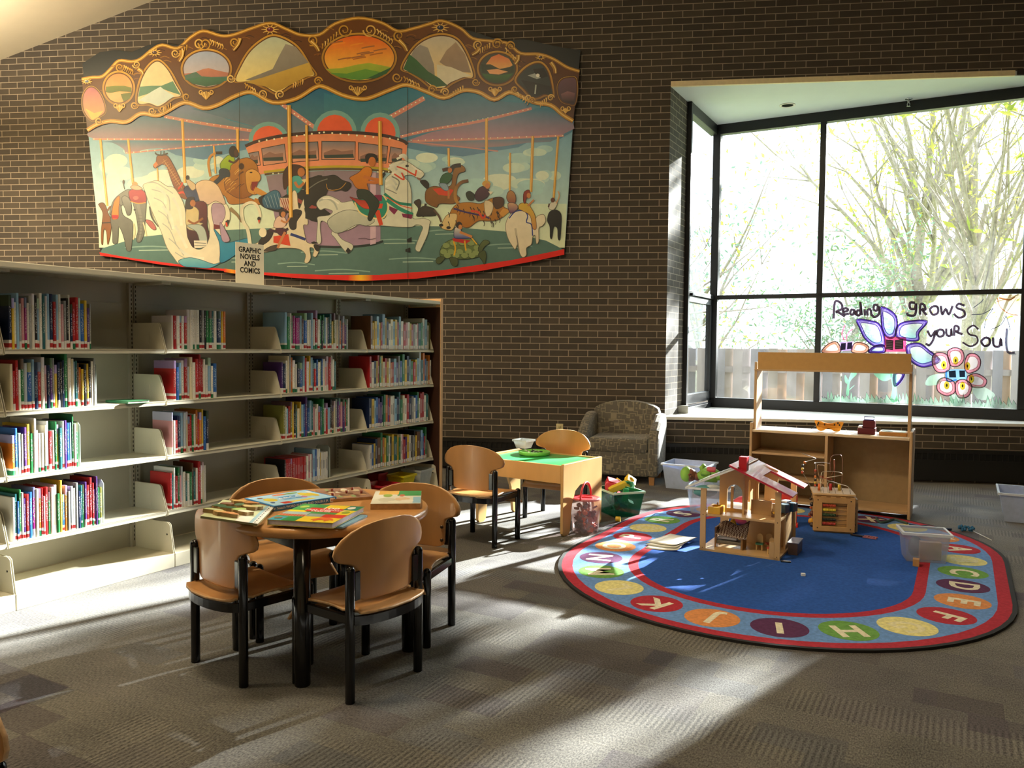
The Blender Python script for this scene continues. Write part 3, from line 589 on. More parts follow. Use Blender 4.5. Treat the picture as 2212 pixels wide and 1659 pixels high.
# brown horse, rider
p.S('930 420 970 410 1000 440 990 480 960 460','#1e1a16'); p.S('970 560 980 490 1040 460 1120 470 1180 450 1190 380 1210 310 1260 290 1290 310 1290 340 1240 360 1220 440 1220 520 1250 560 1200 600 1090 600 1060 630 990 600','#8d6a3c','#7a5630')
p.L('1170 340 1200 300 1260 290',34,'#1e1a16'); p.L('975 600 965 650 950 700',18,'#2a241c'); p.P('1030 480 1130 470 1200 490 1170 540 1080 530','#c4552c'); p.S('1090 430 1110 370 1160 350 1190 380 1150 440','#2f5a3c'); p.L('1110 330 1150 320 1180 330',26,'#4a2c1c'); p.E(1170,330,18,22,'#b07a52'); p.S('1080 440 1140 440 1160 490 1120 490','#8fa3b0'); p.L('1160 490 1160 560',16,'#b07a52')
# dark ostrich-like bird, distant animals
p.S('880 590 920 565 935 590 930 640 960 620 1040 640 1060 690 1020 700 960 700 900 700 915 640','#3f352c','#2f2a24'); p.L('1040 650 1080 700 1100 750',16,'#5a4a3c'); p.L('960 700 950 710',8,'#3f352c')
p.S('1300 520 1330 500 1370 530 1360 570 1320 570','#25301f')
# tiger
p.L('1240 600 1215 560 1220 480 1260 430 1320 415',26,'#b98f54','#5a3c20'); 
p.S('1190 640 1240 600 1330 590 1420 600 1500 560 1590 550 1600 620 1650 660 1560 730 1480 740 1400 740 1330 790 1280 790 1240 760 1180 800 1120 800 1090 780 1150 720','#b08242','#a06f34')
p.S('1140 700 1200 680 1230 700 1200 800 1160 815 1100 790','#d6c39a','#cdb88c')
for k in range(30):
    x=1150+rnd.random()*440; y=610+rnd.random()*140; p.L([(x,y),(x+10,y+24),(x+4,y+44)],8,'#2f2114',w2=3)
for x,y in ((1100,775),(1160,795)): p.E(x,y,18,12,'#1d1812')
p.L('1200 640 1300 670 1440 700 1490 720',14,'#3b2a5a'); p.L('1340 660 1400 670 1440 720 1470 660',16,'#c4552c')
p.S('1370 540 1400 480 1450 460 1490 500 1470 550 1400 580','#4a2a3a','#3a2230'); p.E(1465,440,34,26,'#c4a060'); p.E(1475,458,20,22,'#c08a60'); p.P('1480 500 1520 505 1500 530','#e8e2d0'); p.S('1450 580 1510 590 1520 640 1490 700 1460 690','#d9ccb0')
p.S('1520 560 1600 555 1600 620 1540 640','#4a3018'); p.P('1600 640 1670 650 1600 710 1570 680','#c79a5c')
# turtle and rider
p.S('1090 990 1110 940 1160 900 1240 880 1330 880 1400 930 1420 990 1400 1030 1300 1050 1180 1045 1100 1030','#6f7d54','#566640')
for x,y in ((1140,940),(1200,920),(1270,915),(1340,920),(1390,960),(1120,990),(1180,990),(1250,990),(1320,985),(1380,1000),(1150,1020),(1220,1020),(1290,1020),(1350,1020)): p.E(x,y,28,22,'#88966a',rot=.2); p.L([(x-26,y+18),(x,y+24),(x+26,y+16)],4,'#37422a')
p.S('1400 960 1440 900 1480 900 1490 920 1450 950 1420 1000','#5f6a48','#4a5538'); p.S('1060 1050 1090 1030 1130 1040 1090 1085 1062 1080','#4a5538'); p.S('1170 1040 1230 1045 1230 1100 1190 1100','#4a5538'); p.S('1400 1010 1450 980 1465 1030 1450 1090 1430 1060','#4a5538')
p.P('1190 880 1280 890 1340 900 1300 925 1200 905','#b03a3a'); p.L('1200 905 1215 960 1205 1020',12,'#cfa84c'); p.L('1290 900 1300 980',12,'#cfa84c'); p.L('1340 870 1390 930',10,'#d8b25a')
p.S('1205 870 1210 800 1250 790 1270 830 1340 860 1340 880 1240 885','#d9d2c4','#33468a'); p.E(1245,775,26,28,'#2b211c'); p.E(1255,790,16,20,'#c08a60'); p.L('1250 830 1300 850 1350 870',20,'#c08a60')
# polar bear and riders
p.S('1620 780 1650 700 1700 660 1760 655 1820 700 1850 740 1880 700 1930 690 1945 740 1920 780 1890 800 1890 900 1870 925 1860 860 1840 870 1830 930 1790 960 1790 1015 1760 1035 1735 1000 1720 930 1700 970 1680 950 1640 880','#e6dfcc','#dcd2bc')
p.L('1710 860 1720 920 1730 980',10,'#8f877a'); p.L('1700 800 1710 860',16,'#bdb5a2'); p.L('1650 720 1700 665 1770 660 1800 700 1790 750 1830 770 1840 860',9,'#33468a')
p.S('1725 640 1740 600 1800 600 1830 640 1860 700 1870 800 1840 800 1820 700 1760 660','#cdb25c','#b98c66'); p.S('1765 580 1770 510 1810 490 1820 530 1790 560 1780 600','#8a3a24'); p.E(1808,535,16,22,'#c08a60'); p.L('1800 620 1850 570',14,'#c08a60')
p.S('1630 560 1640 510 1670 495 1700 530 1700 590 1660 600','#b08a5c','#8d5a50'); p.S('1640 600 1700 600 1720 640 1660 680','#c9a88a','#5a3c6a')
# far black horse with rider
p.S('1960 740 1970 680 2000 655 2040 655 2070 690 2070 780 2060 890 2045 880 2040 800 2010 790 1995 880 1982 870 1980 790','#1c1d1c'); p.S('1970 640 1980 600 2020 580 2040 600 2010 650','#d6d4c8'); p.E(2003,572,17,20,'#5a3428'); p.L('2030 600 2055 540 2045 500',10,'#c9a88a'); p.L('1975 600 1968 630',12,'#4a2c24')
p.L('430 885 480 880 520 890 575 880',4,'#5a4a56')                # painter's scribble on the drum
p.crop(0,0,1)
for a in ((625,228,629,470,8),(663,270,665,420,6),(821,262,823,400,8)): pole(*a)
p.ol=0
# ---- crown: carved gilt border with landscape medallions
TOP=[(178,172),(200,168),(222,166),(240,150),(258,132),(285,134),(305,128),(330,108),(352,98),(385,105),(412,82),(440,68),(478,78),(505,76),(545,62),(585,51),(620,64),(650,76),(690,76),(725,52),(775,40),(825,50),(860,68),(895,62),(930,52),(955,46),(995,62),(1022,84),(1065,90),(1098,95),(1125,116),(1165,118),(1195,128),(1225,146),(1252,155)]
BOT=[(1238,262),(1215,248),(1190,228),(1155,222),(1128,210),(1100,200),(1068,216),(1035,200),(1000,196),(960,212),(925,200),(880,184),(845,194),(800,212),(775,214),(740,206),(700,188),(680,190),(640,214),(590,222),(545,200),(510,208),(470,228),(440,234),(400,222),(360,242),(340,250),(305,246),(275,264),(240,262),(210,270),(190,282)]
p.P(TOP+BOT,'#6d4727','#4c2e18')
p.L(TOP,7,'#a87f42'); p.L(TOP,2.5,'#e0bf7c'); p.L(BOT[::-1],9,'#b58b48'); p.L(BOT[::-1],3,'#e2c484')
for k in range(80):
    i=rnd.randrange(2,len(TOP)-3); x,y=TOP[i]; x+=rnd.uniform(-14,14); y+=rnd.uniform(12,46); p.L([(x-10,y),(x,y-3),(x+10,y+1)],1.6,rnd.choice(['#8a6034','#3e2412','#9c7440']))
def medal(pts,c1,c2,hills=(),smooth=True,wd=8):
    q=[(a.x,a.y) for a in spl(pts,6)]
    cx=sum(a[0] for a in q)/len(q); cy=sum(a[1] for a in q)/len(q)
    def ex(d): return [(cx+(a-cx)*(1+d/max(20,math.hypot(a-cx,b-cy))),cy+(b-cy)*(1+d/max(20,math.hypot(a-cx,b-cy)))) for a,b in q]
    p.fill(ex(wd),'#4a2f18'); p.fill(ex(wd-1.5),'#c9a05c','#96703a'); p.fill(ex(2.5),'#5a3a1c'); p.fill(q,c1,c2)
    for h,a,b in hills: p.P(h,a,b)
el=lambda x,y,rx,ry:[(x+rx*math.cos(k*math.pi/6),y+ry*math.sin(k*math.pi/6)) for k in range(12)]
medal([(184,240),(182,210),(192,192),(206,192),(220,210),(228,240),(215,252),(200,260)],'#a7707c','#d9a274',[([(186,235),(205,245),(225,240),(214,254),(200,259)],'#d9b878',None)],wd=5)
medal(el(258,191,29,31),'#e59a72','#ecb680',[([(230,188),(250,186),(270,186),(286,190),(286,200),(260,198),(240,202),(230,200)],'#6f7a3c','#59662f'),([(232,202),(262,200),(285,204),(280,214),(262,220),(240,216)],'#e2b088',None),([(262,204),(286,200),(282,214),(268,220)],'#5f6b34',None)])
medal([(300,222),(306,180),(322,148),(342,134),(362,150),(380,182),(392,206),(372,212),(356,224),(342,230),(325,224)],'#e3d2ae','#e9d8b0',[([(304,188),(330,186),(350,186),(375,176),(386,196),(392,206),(372,200),(345,190),(320,204),(300,210)],'#5f8a72','#54806c'),([(300,218),(330,198),(348,188),(358,196),(378,208),(358,222),(342,229),(325,223)],'#d8e4dc','#cfdcd6')])
medal(el(447,150,49,38),'#a9b4c8','#c9b9b4',[([(399,160),(420,158),(440,150),(452,148),(475,154),(495,158),(492,168),(402,170)],'#b98672','#a9766a'),([(400,164),(425,156),(440,168),(495,166),(490,176),(402,174)],'#4f7064',None),([(404,172),(440,166),(492,170),(478,182),(447,188),(418,182)],'#44735c','#2f5a44')])
medal([(512,176),(522,146),(545,110),(580,84),(606,84),(640,104),(665,140),(680,162),(660,168),(625,186),(600,200),(575,188),(545,176)],'#bcc6b4','#ecd692',[([(590,150),(605,120),(618,96),(640,102),(668,136),(640,146),(600,170),(560,176),(530,174)],'#9b958c','#7f7b74'),([(530,178),(570,168),(640,145),(668,136),(680,162),(660,168),(625,186),(600,199),(575,188)],'#c9ad6a','#a98d4c')])
medal(el(777,126,75,48),'#e0763e','#f0cf78',[([(705,150),(740,148),(775,140),(798,137),(845,146),(836,156),(800,170),(760,173),(730,166)],'#a5b45a','#8fa650'),([(712,158),(750,160),(790,150),(830,158),(815,168),(777,174),(735,168)],'#6f9a4c','#5a8a48'),([(790,172),(825,156),(846,146),(836,160),(812,170)],'#33603c',None)])
for k in range(14): 
    x=rnd.uniform(725,825); y=rnd.uniform(92,128); p.L([(x-14,y+3),(x,y),(x+14,y-2)],2.6,rnd.choice(['#b5764a','#a07050','#e8a05c']))
medal([(872,150),(882,126),(905,98),(935,82),(965,80),(990,92),(1010,126),(1022,166),(1000,168),(975,178),(958,190),(935,188),(912,170),(890,158)],'#cfcabc','#e9cf94',[([(878,142),(895,108),(908,98),(925,104),(938,140),(940,165),(920,170),(890,156)],'#a5a09a','#8d8880'),([(950,135),(965,110),(985,92),(1005,118),(1018,158),(990,156),(960,142)],'#b09c88','#948476'),([(944,140),(975,146),(1020,165),(1000,168),(975,178),(958,190),(945,170)],'#ddd8c4',None),([(872,150),(885,118),(900,130),(925,155),(950,170),(968,186),(940,189),(912,171)],'#3f6a44','#31583a')])
medal(el(1075,149,38,32),'#4a4a44','#2f4a30',[([(1050,140),(1062,124),(1078,118),(1100,128),(1108,142),(1090,152),(1068,152)],'#e08a66','#f0c088'),([(1040,140),(1060,140),(1080,150),(1110,144),(1110,158),(1075,158),(1042,158)],'#2d3a2a',None),([(1052,152),(1075,150),(1098,156),(1078,162),(1058,160)],'#f2b890',None),([(1042,160),(1075,164),(1108,160),(1095,174),(1068,178),(1050,172)],'#3f6a3c','#2b4a2c')])
medal([(1118,176),(1130,156),(1150,142),(1168,140),(1182,156),(1190,186),(1192,206),(1176,204),(1160,210),(1148,208),(1135,194)],'#3a4446','#1d2426',[([(1126,174),(1150,178),(1190,188),(1190,200),(1160,208),(1145,204)],'#11171a',None),([(1140,164),(1160,158),(1178,166),(1160,172)],'#aeb4b2',None),([(1152,150),(1175,148),(1184,166),(1170,170),(1156,160)],'#15191a',None)])
p.E(1162,164,4,4,'#f0f0e8'); p.L([(1158,184),(1156,204)],3,'#b9bfba')
medal([(1206,192),(1212,176),(1226,170),(1244,174),(1242,222),(1228,224),(1212,216)],'#6f5560','#3d3038',[([(1212,204),(1226,198),(1242,202),(1240,222),(1228,223),(1214,216)],'#8a6a70','#2d2428')],wd=5)
# carved leaves, scrolls and jewels
GC=['#d9b676','#c49c58','#e6c98c']
for x,y,r,a,dn in ((432,94,12,0,1),(444,96,14,3.1,-1),(508,92,10,1,1),(675,88,12,2,-1),(745,66,15,0,1),(800,66,15,3.1,-1),(862,78,12,1,1),(1033,98,10,2,1),(1074,96,12,0,-1),(1104,100,10,3,1),(260,146,9,0,1),(296,140,8,3,-1),(380,116,9,0,1),(500,170,9,0,1),(568,204,9,1,-1),(606,205,10,2,1),(688,176,9,0,-1),(858,168,11,0,1),(934,194,9,0,-1),(962,200,9,3,1),(1028,178,8,0,1),(1112,194,7,1,1),(1142,212,7,1,1),(330,240,8,0,1),(352,236,8,3,-1),(404,210,8,1,1),(292,228,8,0,1),(215,262,8,0,1),(1150,218,7,3,1),(1190,212,7,0,-1)):
    p.curl(x,y,r,a,1.5,3.6,rnd.choice(GC),dn); p.curl(x+.6,y+.8,r*.8,a,1.4,1.2,'#3e2412',dn)
for bx,by,n_,dx,dy in ((455,86,6,5,2),(405,98,4,-5,4),(728,70,6,-6,5),(815,64,6,6,4),(1058,94,5,-5,3),(1092,104,5,5,5),(270,142,5,4,2),(530,180,5,5,3),(655,172,5,-5,2),(873,166,6,6,3),(1000,186,5,-5,3),(1118,200,5,5,4),(370,224,4,-5,3),(1180,212,4,-4,3)):
    for k in range(n_): x=bx+dx*k; y=by+dy*k; p.L([(x,y),(x+dx*.3+2,y+6),(x+dx*.2,y+12)],3.4,rnd.choice(GC),w2=1)
for x,y,h,wd in ((447,207,18,26),(774,198,20,34),(1070,200,18,22),(260,235,16,18),(1222,240,12,14)):
    for k in range(-3,4): p.L([(x+k*wd/7,y-h/2+abs(k)*1.5),(x+k*wd/12,y+h*.1),(x,y+h/2)],2.6,rnd.choice(GC),w2=1.4)
    p.curl(x-wd*.42,y-h*.4,6,0,1.3,2.6,'#d9b676',1); p.curl(x+wd*.42,y-h*.4,6,3.1,1.3,2.6,'#d9b676',-1)
for x,y,s_,cj in ((585,65,1,'#6a2030'),(952,61,1,'#22304e'),(336,115,.8,'#4a3428'),(1168,125,.6,'#4a3428'),(190,177,.6,'#5a6a78')):
    for k in range(10): a=k*.628; p.L([(x+6*s_*math.cos(a),y+5*s_*math.sin(a)),(x+19*s_*math.cos(a),y+11*s_*math.sin(a))],3.6*s_,'#dcbc7e',w2=1)
    p.E(x,y,9*s_,6.5*s_,'#d9b676'); p.E(x,y,7*s_,4.8*s_,cj); p.E(x-2,y-1.5,1.5,1.2,'#c9b9c4')
for x0,y0,x1,y1 in ((520,84,505,110),(672,90,690,112),(862,88,880,112),(1036,106,1020,120),(396,110,388,134),(300,150,310,162),(1120,120,1112,140),(1190,136,1200,160)):
    p.L([(x0,y0),((x0+x1)/2+3,(y0+y1)/2),(x1,y1)],8,'#c9a05c','#8a6030'); p.L([(x0+1,y0),((x0+x1)/2+4,(y0+y1)/2),(x1+1,y1)],2,'#efd79c')
# seams between the boards
p.L([(519,198),(519,330),(520,590)],1.0,'#33403f',smooth=False); p.L([(881,190),(882,602)],1.0,'#33403f',smooth=False)
po=p.obj('painting',vcol('mural_paint',.38,.5)); po.parent=mroot; po.matrix_parent_inverse=Matrix.Translation(mroot.location).inverted()
# ================= BOOKCASE, its frame: x along U, y into the case
P0=V((-2.576,4.417,0)); RZ=math.pi/2-A
metal=mat('shelf_enamel','#cfc9b4',.38,noise=.03,nsc=6,spec=.5); metal2=mat('shelf_back_enamel','#a9a493',.5,noise=.05,nsc=5)
slot=mat('slot_dark','#2a2822',.8); oak=mat('oak_edge','#dcb080',.45,noise=.1,nsc=20,stretch=(1,1,.15)); dwood=mat('dark_end_wood','#3a2116',.4,noise=.2,nsc=12,stretch=(1,1,.1))
case=thing('library_bookcase','long cream metal library bookcase with oak end panel in front of the brick wall','bookcase',tuple(P0),RZ)
BAY=.918; S=[-1.836,-.918,0,.918,1.836,2.752]; ROWS=[1.278,.972,.648,.316]
g=G(); g.b2(-2.2,2.765,0,.66,1.683,1.713); g.obj('top_board',metal,case,bev=.004)
g=G(); g.m=0; g.b2(2.765,2.80,-.005,.67,0,1.735); g.m=1; g.b2(2.763,2.766,.002,.66,.002,1.66); g.m=2; g.obj('end_panel',[oak,dwood],case,bev=.003)
for i in range(6):
    a=S[i]
    g=G(); 
    for dx in (-.018,.018): g.b2(a+dx-.012,a+dx+.012,.35,.385,0,1.683)
    g.b2(a-.006,a+.006,.36,.385,0,1.683); g.m=1
    z=.12
    while z<1.66:
        for dx in (-.014,.014): g.b2(a+dx-.0025,a+dx+.0025,.3488,.351,z,z+.014)
        z+=.026
    g.obj('upright',[metal2,slot],case)
    g=G(); g.b2(a-.03 if i else a,a+.03,.05,.30,1.667,1.683); g.m=1
    if i==5: g.m=0
    g.obj('top_bracket',metal2,case)
for i in range(5):
    a,b=S[i]+.03,S[i+1]-.03
    g=G(); g.b2(a,b,.372,.38,.082,1.683); g.b2(a,b,.366,.373,1.56,1.565); g.obj('back_panel',metal2,case)
    for z in ROWS:
        g=G(); g.b2(S[i]+.006,S[i+1]-.006,.06,.355,z-.002,z+.01); g.b2(S[i]+.006,S[i+1]-.006,.06,.072,z-.014,z+.01)
        g.obj('shelf',metal,case,bev=.002)
    g=G(); g.b2(S[i]+.002,S[i+1]-.002,0,.36,0,.082); g.obj('base_shelf',metal,case,bev=.003)
def brk(a,z,h,y0,name='shelf_bracket',sgn=1):
    g=G(); pr=[(.35,z-.012),(.35,z+h),(y0+.065,z+h),(y0+.05,z+h-.012),(y0+.002,z+.01),(y0-.004,z-.014),(y0+.01,z-.02)]
    g.prism(pr,.0022,lambda p,q,c:V((a+c,p,q))); 
    pr=[(.20,z+.03),(.24,z+.03),(.235,z+h-.06),(.205,z+h-.06)]
    g.prism(pr,.003,lambda p,q,c:V((a-.0015+c,p,q)))
    g.obj(name,metal,case,bev=.001)
for i in range(6):
    for z in ROWS:
        if i<5: brk(S[i]+.004,z,.165,.06)
        if i>0: brk(S[i]-.006,z,.165,.06)
    for a in ([S[i]+.004] if i<5 else [])+([S[i]-.006] if i else []):
        g=G(); g.prism([(.35,.082),(.35,.262),(.055,.262),(.035,.250),(.004,.082)],.0022,lambda p,q,c:V((a+c,p,q))); g.m=1
        g.cyl((a-.001,.06,.19),(a+.004,.06,.19),.006,n=8); g.obj('base_bracket',[metal,slot],case)
# rear half of the double-sided case
g=G(); g.b2(-2.2,2.765,.40,.655,0,.08); g.obj('rear_base',metal,case)
def s_at(x,y,off=.075):
    q=on(x,y,P0-N*off,N); return (q-P0).dot(U)
# ---- books
CP=dict(w='#e4e0d6',c='#d9cfb0',g='#8f9190',b='#2b5fa8',n='#1c2a4c',t='#2c6a70',G='#2f7a48',l='#86aecb',r='#b02a2c',p='#c98f94',y='#d6b43a',o='#c8742c',P='#56387a',k='#1c1b1d',m='#9c2878',B='#64442c',L='#b9c4cc',O='#7a7a3a')
CN=dict(w='white',c='cream',g='grey',b='blue',n='navy',t='teal',G='green',l='light blue',r='red',p='pink',y='yellow',o='orange',P='purple',k='black',m='magenta',B='brown',L='pale grey',O='olive')
def bookmat():
    m=bpy.data.materials.new('book_cover'); m.use_nodes=True; nt=m.node_tree; b=nt.nodes['Principled BSDF']; L=nt.links.new
    oi=nn(nt,'ShaderNodeObjectInfo'); tc=nn(nt,'ShaderNodeTexCoord'); sp=nn(nt,'ShaderNodeSeparateXYZ'); L(tc.outputs['Object'],sp.inputs[0])
    def M_(op,a,b_): 
        n=nn(nt,'ShaderNodeMath',operation=op)
        for k,v in enumerate((a,b_)):
            if hasattr(v,'links'): L(v,n.inputs[k])
            else: n.inputs[k].default_value=v
        return n.outputs[0]
    z=sp.outputs[2]; r=oi.outputs['Random']
    def mixc(f,a,c):
        n=nn(nt,'ShaderNodeMix'); n.data_type='RGBA'; L(f,n.inputs[0])
        for k,v in ((6,a),(7,c)):
            if hasattr(v,'links'): L(v,n.inputs[k])
            else: n.inputs[k].default_value=v
        return n.outputs[2]
    # lettering on the spine: broken dashes in a contrasting tone
    mp=nn(nt,'ShaderNodeMapping'); L(tc.outputs['Object'],mp.inputs[0]); mp.inputs['Scale'].default_value=(6,1,34); 
    cb=nn(nt,'ShaderNodeCombineXYZ'); rr=M_('MULTIPLY',r,97.0); L(rr,cb.inputs[0]); L(rr,cb.inputs[2]); L(cb.outputs[0],mp.inputs[1])
    no=nn(nt,'ShaderNodeTexNoise'); no.inputs['Scale'].default_value=1; no.inputs['Detail'].default_value=1; L(mp.outputs[0],no.inputs['Vector'])
    lt=M_('GREATER_THAN',no.outputs[0],.56); band=M_('MULTIPLY',M_('GREATER_THAN',z,.3),M_('LESS_THAN',z,.86)); sx=M_('LESS_THAN',M_('ABSOLUTE',sp.outputs[0],0),.3)
    lt=M_('MULTIPLY',lt,M_('MULTIPLY',band,sx)); lt=M_('MULTIPLY',lt,.75)
    bwn=nn(nt,'ShaderNodeTexWhiteNoise',noise_dimensions='1D'); L(rr,bwn.inputs['W'])
    hs=nn(nt,'ShaderNodeHueSaturation'); L(oi.outputs['Color'],hs.inputs['Color']); hs.inputs['Saturation'].default_value=.5; L(M_('MULTIPLY_ADD' if 0 else 'ADD',bwn.outputs[0],.35),hs.inputs['Hue']); 
    inv=nn(nt,'ShaderNodeInvert'); inv.inputs[0].default_value=.8; L(hs.outputs[0],inv.inputs[1])
    c=mixc(lt,oi.outputs['Color'],inv.outputs[0])
    # coloured tail band and call-number sticker
    tb=M_('MULTIPLY',M_('GREATER_THAN',z,.80),M_('GREATER_THAN',bwn.outputs[0],.72)); c=mixc(tb,c,hs.outputs[0])
    st=M_('MULTIPLY',M_('LESS_THAN',z,.17),M_('GREATER_THAN',r,.25)); c=mixc(st,c,(.72,.70,.66,1))
    rd=M_('MULTIPLY',M_('MULTIPLY',M_('LESS_THAN',z,.11),M_('GREATER_THAN',z,.03)),M_('GREATER_THAN',r,.45)); c=mixc(rd,c,(.42,.03,.03,1))
    gd=M_('MULTIPLY',M_('LESS_THAN',z,.12),M_('GREATER_THAN',r,.84)); c=mixc(gd,c,(.02,.16,.07,1))
    L(c,b.inputs['Base Color']); b.inputs['Roughness'].default_value=.32; b.inputs['Specular IOR Level'].default_value=.5
    return m
BKM=bookmat(); PG=mat('book_pages','#ddd6c2',.9,noise=.05,nsc=60)
bookmesh=[]
for t_ in (.10,.18):   # unit book: x -0.5..0.5 thick, y 0..1 deep (spine at 0), z 0..1 tall
    g=G(); g.b2(-.5,-.5+t_,.02,1,0,1); g.b2(.5-t_,.5,.02,1,0,1)
    g.prism([(-.5,.03),(-.42,.008),(-.2,-.002),(.2,-.002),(.42,.008),(.5,.03),(.5,.04),(-.5,.04)],1); g.m=1; g.b2(-.5+t_,.5-t_,.03,.97,.02,.98)
    o=g.obj('book',[BKM,PG]); bookmesh.append(o.data); bpy.data.objects.remove(o)
SEG=[ # row, bay, first px, last px, colours left to right (near to far)
 (0,0,22,199,'nywlgpmwgwklwtwlnrlwpgkwnrrlbyPg'),(1,0,24,208,'crrwGLblnrwpnPgynknGwcltBoykykwg'),(2,0,26,171,'oblwPyGwpwwcwrwGytwPblGwG'),(3,0,28,223,'wtbGwPrbmworprGwcGybogLwgntGPrrrPPGO'),
 (0,1,372,489,'wrwrwrwwwwwkgkGGtwnyo'),(1,1,376,470,'rblwrLcwrrrwwlwb'),(2,1,372,453,'pwrnlLcrrGworoybn'),(3,1,370,448,'rtwrGpLwtwGBtwrwcw'),
 (0,2,617,754,'lGwGmmmlBbwwlwrwGkGlwntyOwcgonpPg'),(1,2,610,727,'PnwcgowwnblrwyltrbwGbwpprwwt'),(2,2,613,757,'OwlrOyktcylbPbltpwwrtGwrlkBcgPmpPrGw'),(3,2,616,710,'krrrrrrrrrrrwwpwrlbwwywwwww'),
 (0,3,802,928,'ByylyrlynwclyrlwrpwyrgwptGwlw'),(1,3,800,936,'rwnyrGycryworlPgbGynlGrylLtobgow'),(2,3,798,925,'nylbPPnGoPrwwlntGcwrngwbGwrrwt'),(3,3,800,922,'wbynBGoyGwkytGyGwprPywkgkyBnlbrG')]
RN=['top','second','third','bottom']; BN=['nearest bay','second bay','third bay','far bay']
placed=0; SGm=G(); usedlab={}; bks=[]
for row,bay,x0,x1,cs in SEG:
    ymid={0:752,1:870,2:985,3:1100}[row]
    s0=max(s_at(x0,ymid),S[bay+1]+.012); s1=min(s_at(x1,ymid),S[bay+2]-.012); n=len(cs); ws=[]
    rs=random.Random(row*10+bay)
    for c in cs: ws.append(rs.uniform(.7,1.3)*(1.5 if c in 'nBb' and rs.random()<.3 else 1))
    k=(s1-s0)/sum(ws); s=s0
    base={0:.235,1:.225,2:.225,3:.225}[row]
    if row==0 and bay==0: base=.25
    for i,c in enumerate(cs):
        w_=ws[i]*k; h=min(base+rs.uniform(-.03,.035)+(.03 if rs.random()<.12 else 0),.285); dpt=rs.uniform(.17,.215)
        if cs=='krrrrrrrrrrrwwpwrlbwwywwwww': h=.19 if i<14 else .2+(.03 if 16<i<21 else 0)
        if cs.startswith('wrwrwr'): h=.2 if i<6 else .24
        yf=.078+rs.uniform(0,.006); sz=(w_*.96,dpt,h)
        col=lin(CP[c]); f=rs.uniform(.8,1.2); col=tuple(min(.85,q*f) for q in col)
        if placed<300:
            o=bpy.data.objects.new('book',bookmesh[0 if w_>.016 else 1]); C.objects.link(o)
            lo=V((s+w_/2,yf,ROWS[row]+.0105)); o.location=P0+U*lo.x-N*lo.y+V((0,0,lo.z)); o.rotation_euler=(0,0,RZ); o.scale=sz; o.color=col+(1,)
            hd='tall ' if h>base+.03 else ('short ' if h<base-.02 else ''); td='thick' if w_>.022 else ('thin' if w_<.013 else 'slim')
            L_=CN[cs[i-1]] if i else None; R_=CN[cs[i+1]] if i<n-1 else None
            ctx=('between '+L_+' and '+R_+' spines') if L_ and R_ else ('first on the left before a '+R_+' spine' if R_ else 'last on the right after a '+L_+' spine')
            lab=f'{hd}{td} {CN[c]} book {ctx}, {RN[row]} shelf, {BN[bay]}'
            bks.append((o,lab,row,bay,i,c,hd,td)); placed+=1
        else:
            SGm.M=Matrix.Translation((s+w_/2,yf,ROWS[row]+.0105)); SGm.box((0,dpt/2,h/2),(w_*.94,dpt,h)); SGm.c+=[col]*8
            SGm.box((0,-.0002,h*.08),(w_*.8,.0006,h*.12)); SGm.c+=[lin('#d8d2c8')]*8
            SGm.box((0,-.0004,h*.55),(w_*.45,.0006,h*rs.uniform(.2,.5))); SGm.c+=[tuple(q*.45+.03 if sum(col)>.9 else q*.6+.22 for q in col)]*8
        s+=w_
cnt={}
for b in bks: cnt[b[1]]=cnt.get(b[1],0)+1
ORD=['','second','third','fourth','fifth','sixth','seventh','eighth','ninth','tenth','eleventh','twelfth']
seen={}
for o,lab,row,bay,i,c,hd,td in bks:
    if cnt[lab]>1:
        seen[lab]=seen.get(lab,0)+1; k_=seen[lab]
        lab=(ORD[k_-1]+' ' if k_>1 else 'leftmost ')+lab
    tag(o,lab,'book','library books spine out on the bookcase shelves')
SGm.M=Matrix.Identity(4)
bo=SGm.obj('books',vcol('far_book_paint',.35,.5)); bo.location=P0; bo.rotation_euler=(0,0,RZ)
tag(bo,'rows of mixed colourful books filling the far bay beside the oak end panel','book','library books spine out on the bookcase shelves','stuff')
# bookends (clear/grey plates) at the row ends
t=0
for x,y,row,lb in ((208,870,1,'clear plastic bookend at the end of the second shelf in the nearest bay'),(224,1090,3,'clear plastic bookend beside the tall green book on the bottom shelf'),(173,985,2,'clear plastic bookend closing the sunlit books on the third shelf'),(714,1000,3,'clear plastic bookend at the end of the white booklets in the third bay'),(934,735,0,'olive plastic bookend at the right end of the top shelf in the far bay'),(930,880,2,'clear plastic bookend at the right end of the third shelf in the far bay')):
    s=s_at(x,y)+(.010 if x<925 else -.012); g=G(); h=.24
    g.prism([(0,0),(.14,0),(.14,h-.02),(.12,h),(.02,h),(0,h-.02)],.003,lambda p,q,c:V((c,p,q))); 
    o=g.obj('bookend',mat('bookend_plastic','#c8cfc9',.15,trans=.35) if 'olive' not in lb else mat('bookend_olive','#8d8c5a',.35))
    o.location=P0+U*s-N*.09+V((0,0,ROWS[row]+.0104)); o.rotation_euler=(0,0,RZ); tag(o,lb,'bookend','bookends on the shelves')
# flat green book lying across the second shelf
t=thing('book','flat green picture book lying on the second shelf between the first two bays','book')
q=on(316,868,(0,0,ROWS[1]+.0106),(0,0,1)); t.location=q-U*.02; t.location.z=ROWS[1]+.0106; t.rotation_euler=(0,0,RZ)
G().b2(-.14,.0,-.06,.14,0,.002).b2(-.14,.0,-.06,.14,.012,.014).b2(-.14,-.138,-.06,.14,0,.014).obj('cover',mat('book_green','#3f7a52',.3),t)
G().b2(-.137,-.003,-.056,.136,.002,.012).obj('pages',PG,t)
